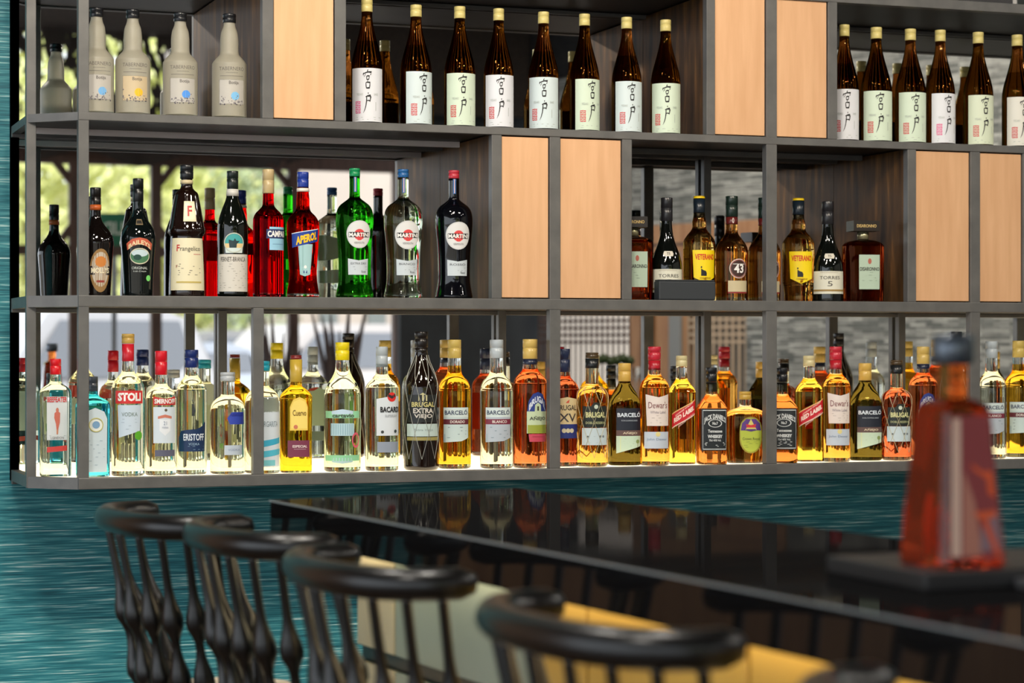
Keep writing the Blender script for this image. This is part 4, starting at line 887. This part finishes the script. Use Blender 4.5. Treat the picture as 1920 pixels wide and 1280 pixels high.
def anejo1(px, yt, lab, wd=65, fc=18):
    bottle('whisky', px, yt, wd, 3, (.86, .45, .26), ((30, 36, 60), (206, 176, 96)), lab, [
      ('front_label', [('p', [(-.5, .42), (-.4, .52), (-.15, .575), (.15, .59), (.45, .575), (.7, .52), (.8, .42)], (36, 56, 130)), ('p', [(-.5, .27), (.8, .27), (.8, .44), (.35, .44), (.33, .49), (.15, .51), (-.03, .49), (-.05, .44), (-.5, .44)], (190, 206, 170)), ('t', 'BRUGAL', .15, .535, 1.05, .05, (206, 214, 226), .04, .07), ('r', .1, .445, .2, .48, (40, 40, 30)), ('t', 'AÑEJO', .15, .385, 1.0, .04, (60, 66, 60), .02), ('r', -.45, .27, .78, .335, (150, 160, 60)), ('p', [(-.35, .205), (.7, .205), (.75, .265), (-.4, .265)], (196, 70, 90)), ('r', -.2, .24, .7, .246, (240, 210, 200))])], face=fc, fill=.77, capspec=[(.80, .97), (.845, 1.)], Y=.075 if px < 1100 else .112)
anejo1(994, 636, 'red brown rum bottle with blue arch label, left of the second post')
bottle('whisky', 1056, 654, 60, 3, (.80, .40, .26), (40, 50, 80), 'brown rum bottle with cream and navy label, half hidden behind the second post', [
  ('front_label', [('p', [(-.6, .24), (.95, .24), (.95, .57), (.15, .59), (-.6, .57)], (214, 196, 150)), ('t', 'BRUGAL', .15, .50, 1.3, .045, (70, 60, 50), .02), ('t', 'XV', .2, .415, 1.1, .07, (60, 56, 60), .01), ('r', -.6, .24, .95, .36, (34, 50, 120)), ('c', -.05, .305, .14, (206, 200, 170)), ('c', .2, .305, .14, (206, 200, 170)), ('c', .45, .305, .14, (206, 200, 170)), ('p', [(.05, .54), (.25, .54), (.3, .57), (.15, .555)], (200, 80, 60))])], face=6, fill=.77, Y=.113)
def net2(px, yt, body, lab, wd=60, fc=8):
    bottle('netted2', px, yt, wd, 3, body, ((24, 28, 30), (70, 56, 34)), lab, [
      ('front_label', [('p', [(-.75, .345), (.95, .345), (.95, .53), (.45, .53), (.3, .56), (.12, .565), (-.05, .56), (-.2, .53), (-.75, .53)], (28, 36, 32)), ('c', .12, .525, .13, (196, 206, 190)), ('t', 'BRUGAL', .12, .455, 1.3, .05, (206, 206, 150), .04), ('t', 'DOBLE RESERVA', .12, .385, 1.3, .022, (170, 174, 130), .02), ('r', -.8, .19, 1.0, .34, (190, 206, 212)), ('c', -.4, .265, .06, (80, 90, 96)), ('c', .4, .265, .08, (110, 120, 126)), ('c', .62, .265, .08, (110, 120, 126))] + lines(-.6, .8, .21, .32, 3, (160, 176, 182), .003))], face=fc, fill=.70, nets=(.08, .70, 8, (196, 186, 150), .0007), capspec=[(.86, 1.), (.95, .97)], clear=(.95, .92, .75))
net2(1110, 661, (.96, .70, .30), 'amber rum bottle in a thin wire net, right of the second post')
def dark_anejo(px, yt, lab, fc=8):
    bottle('anejo', px, yt, 62, 3, (.38, .33, .14), (206, 170, 84), lab, [
      ('front_label', [('r', -.6, .345, .95, .56, (26, 32, 46)), ('t', 'BARCELÓ', .17, .50, 1.4, .05, (216, 226, 236), .03), ('t', 'RON DOMINICANO', .17, .44, .95, .014, (180, 190, 200)), ('r', -.6, .29, .95, .345, (96, 74, 70)), ('t', 'AÑEJO', .2, .318, .85, .03, (220, 206, 180), .02), ('p', [(-.6, .12), (.9, .19), (.95, .29), (-.6, .29)], (190, 212, 190)), ('p', [(-.6, .13), (-.35, .14), (-.35, .29), (-.6, .29)], (222, 226, 150)), ('c', .68, .235, .12, (130, 150, 90)), ('r', .66, .18, .7, .23, (120, 120, 80))] + lines(-.2, .5, .19, .26, 4, (160, 184, 160), .003))], face=fc, fill=.9, base_clear=False, Y=.1)
dark_anejo(1171, 681, 'dark olive rum bottle with gold neck, left of the burgundy capped scotch')
def dewar(px, yt, lab, wd=57, fc=8):
    bottle('whisky', px, yt, wd, 3, (.97, .68, .28), ((170, 26, 40), (186, 40, 56)), lab, [
      ('front_label', [('p', [(-.65, .335), (.95, .335), (.95, .60), (.15, .575), (-.75, .60)], (226, 214, 206)), ('t', 'Dewar\'s', .12, .51, 1.3, .055, (120, 50, 56), .0), ('t', 'White Label', .12, .45, 1.05, .024, (150, 140, 150)), *lines(-.5, .75, .36, .42, 4, (170, 160, 156), .003), ('|', 'lower_label'), ('p', [(-.85, .145), (.95, .145), (.95, .285), (-.85, .285)], (190, 200, 212)), ('t', 'John Dewar', .05, .22, 1.4, .025, (120, 140, 166)), ('c', .1, .265, .16, (220, 206, 140))])], face=fc, fill=.755, Y=.068, capspec=[(.80, .95), (.885, 1.)])
dewar(1227, 650, 'amber scotch bottle with burgundy cap before the dark upright in the third bay')
def redl(px, yt, lab, wd=53, fc=8):
    bottle('redlabel', px, yt, wd, 3, (.97, .82, .30), (206, 196, 150), lab, [
      ('front_label', [('p', [(-.95, .325), (1.0, .46), (1.0, .60), (-.95, .465)], (196, 26, 44)), ('p', [(-.95, .455), (1.0, .59), (1.0, .60), (-.95, .465)], (226, 190, 120)), ('p', [(-.95, .325), (1.0, .46), (1.0, .47), (-.95, .335)], (226, 206, 190)), ('t', 'RED LABEL', .05, .462, 1.55, .045, (246, 224, 214), .05, 0, .125), ('t', 'JOHNNIE WALKER', .05, .505, 1.3, .02, (246, 214, 200), .02, 0, .125), ('t', 'Johnnie Walker', .2, .405, 1.2, .03, (240, 200, 190), .0, 0, .125)])], face=fc, fill=.78, Y=.108)
redl(1278, 667, 'square golden scotch bottle with slanted red label, left of the black label bottle')
def jack(px, yt, lab, wd=57, fc=10):
    s = (206, 210, 210)
    els = [('r', -.95, .145, 1.0, .575, (24, 30, 34)), ('r', -.78, .155, .92, .163, s), ('r', -.78, .555, .92, .563, s), ('r', -.8, .16, -.77, .56, s), ('r', .89, .16, .92, .56, s),
      ('t', 'JACK DANIEL\'S', .07, .49, 1.5, .07, s, .04, .045), ('o', .07, .425, .46, s, .14, .042), ('t', 'No.7', .07, .425, .36, .03, s, .04), ('t', 'Tennessee', .07, .345, .95, .032, s, .03), ('t', 'WHISKEY', .07, .29, 1.0, .035, s, .05), ('t', '70cl 40% Vol.', .07, .25, .8, .022, s, .02)] + lines(-.65, .8, .185, .222, 4, s, .005)
    bottle('jack', px, yt, wd, 3, (.88, .52, .25), (22, 24, 28), lab, [('front_label', els)], face=fc, fill=.70, Y=.07, clear=(.96, .9, .7), capspec=[(.745, .95), (.85, 1.)])
jack(1334, 689, 'square whiskey bottle with ornate black label, left of the wide short bottle')
bottle('crown', 1397, 734, 78, 3, (.96, .66, .30), (190, 156, 70), 'wide short whisky bottle with gold cap and green and purple oval label', [
  ('front_label', [('p', [(.0 + .56 * math.cos(a) * (1 if math.sin(a) < 0 else .95) + .18, .44 + (.21 if math.sin(a) > 0 else .30) * (abs(math.sin(a)) ** .7) * (1 if math.sin(a) > 0 else -1)) for a in [i * PI / 12 for i in range(24)]], (150, 140, 50)), ('p', [(.18 + .5 * math.cos(a), .44 + (.19 if math.sin(a) > 0 else .28) * (abs(math.sin(a)) ** .7) * (1 if math.sin(a) > 0 else -1)) for a in [i * PI / 12 for i in range(24)]], (176, 190, 70)), ('p', [(-.3, .46), (.66, .46), (.6, .56), (.4, .62), (-.04, .62), (-.24, .56)], (90, 56, 130)), ('p', [(-.08, .47), (.44, .47), (.18, .62)], (210, 200, 110)), ('p', [(-.02, .50), (.38, .50), (.42, .55), (.18, .535), (-.06, .55)], (200, 50, 60)), ('p', [(-.14, .465), (.18, .445), (.5, .465), (.5, .48), (-.14, .48)], (80, 50, 120)), ('t', 'Crown Royal', .18, .34, .8, .05, (90, 96, 50), .0)] + lines(-.15, .5, .2, .3, 5, (120, 130, 60), .004))], face=9, fill=.74, Y=.085)
jack(1466, 690, 'square whiskey bottle with black label, right beside the long post', 60, 4)
redl(1517, 667, 'square golden scotch bottle with slanted red label, fourth bay', 55, 8)
dewar(1567, 650, 'amber scotch bottle with burgundy cap, before an upright in the fourth bay', 55, 10)
dark_anejo(1622, 681, 'dark olive rum bottle with gold neck, fourth bay, left of the netted red brown bottle', 10)
net2(1681, 675, (.82, .38, .24), 'red brown rum bottle in a wire net, fourth bay, left of the blurred decanter', 56)
anejo1(1731, 650, 'rum bottle mostly hidden behind the blurred red decanter', 56, 12)
net1(1793, 622, 'tall dark netted bottle hidden behind the neck of the blurred decanter', 58)
barc(1859, 640, 'blanco', 'clear rum bottle with silver sleeve cap, right of the blurred decanter', 56, 4)
barc(1910, 639, 'dorado', 'golden rum bottle cut by the right edge of the photo', 56, 8)
anejo1(1968, 636, 'rum bottle past the right edge on the lit shelf, seen only in the mirror', 58)
net1(2030, 622, 'netted dark bottle past the right edge on the lit shelf, seen only in the mirror', 58)
dark_anejo(2090, 660, 'dark olive bottle past the right edge on the lit shelf, seen only in the mirror')
# ================================================================ CEILING LAMPS AND ADDED FILL LIGHTS
def spot(x, y, e, r=.05, tgt=(1.9, .1, 1.4), hang=.5, col=(1, .88, .72)):
    z = CEIL - hang
    t = thing('ceiling_spotlight', 'small black ceiling spotlight above the bar, out of frame', 'lamp', (x, y, z), 0, 'spotlights above the bar')
    mb = MB(); mb.tube([(0, 0, hang), (0, 0, .1)], .006, M_black, 6); mb.build('stem', t)
    mb = MB(); mb.lathe([(.0, .055), (.1, .055), (.11, .03)], M_black, 16); mb.build('shade', t)
    l = bpy.data.lights.new('lamp', 'AREA'); l.shape = 'DISK'; l.size = r * 2; l.energy = e; l.color = col
    l.spread = math.radians(120)
    o = bpy.data.objects.new('lamp', l); COL.objects.link(o); o.location = (x, y, z - .012)
    o.rotation_euler = (Vector(tgt) - o.location).to_track_quat('-Z', 'Y').to_euler()
for i, (x, y) in enumerate(((.6, -2.2), (.8, -2.35), (1.0, -2.2), (2.4, -2.3), (2.6, -2.45), (2.8, -2.3))):
    spot(x, y, 5.5, tgt=(x + .3, .1, 1.35))

def wash(x, y, e, z=3.1, rot=(0, 0, 0), size=.3):  # unseen fill lights added to brighten the mosaic wall and stools
    t = thing('added_ceiling_light', 'round fill light added under the ceiling, out of frame', 'lamp', (x, y, CEIL - .03), 0, 'added fill lights under the ceiling')
    mb = MB(); mb.lathe([(0, size * .52), (.03, size * .52)], M_pale, 24); mb.build('housing', t)
    l = bpy.data.lights.new('lamp', 'AREA'); l.shape = 'DISK'; l.size = size; l.energy = e; l.color = (1, .94, .85)
    o = bpy.data.objects.new('lamp', l); COL.objects.link(o); o.location = (x, y, CEIL - .034)
for t_, e in ((1.2, 18), (2.6, 18), (4.2, 18), (5.8, 18)):
    p = wp(t_, 0, 1.3); wash(p.x, p.y, e)
for x, y in ((.1, -1.6), (.9, -2.6), (-.6, -3.6)): wash(x, y, 20)
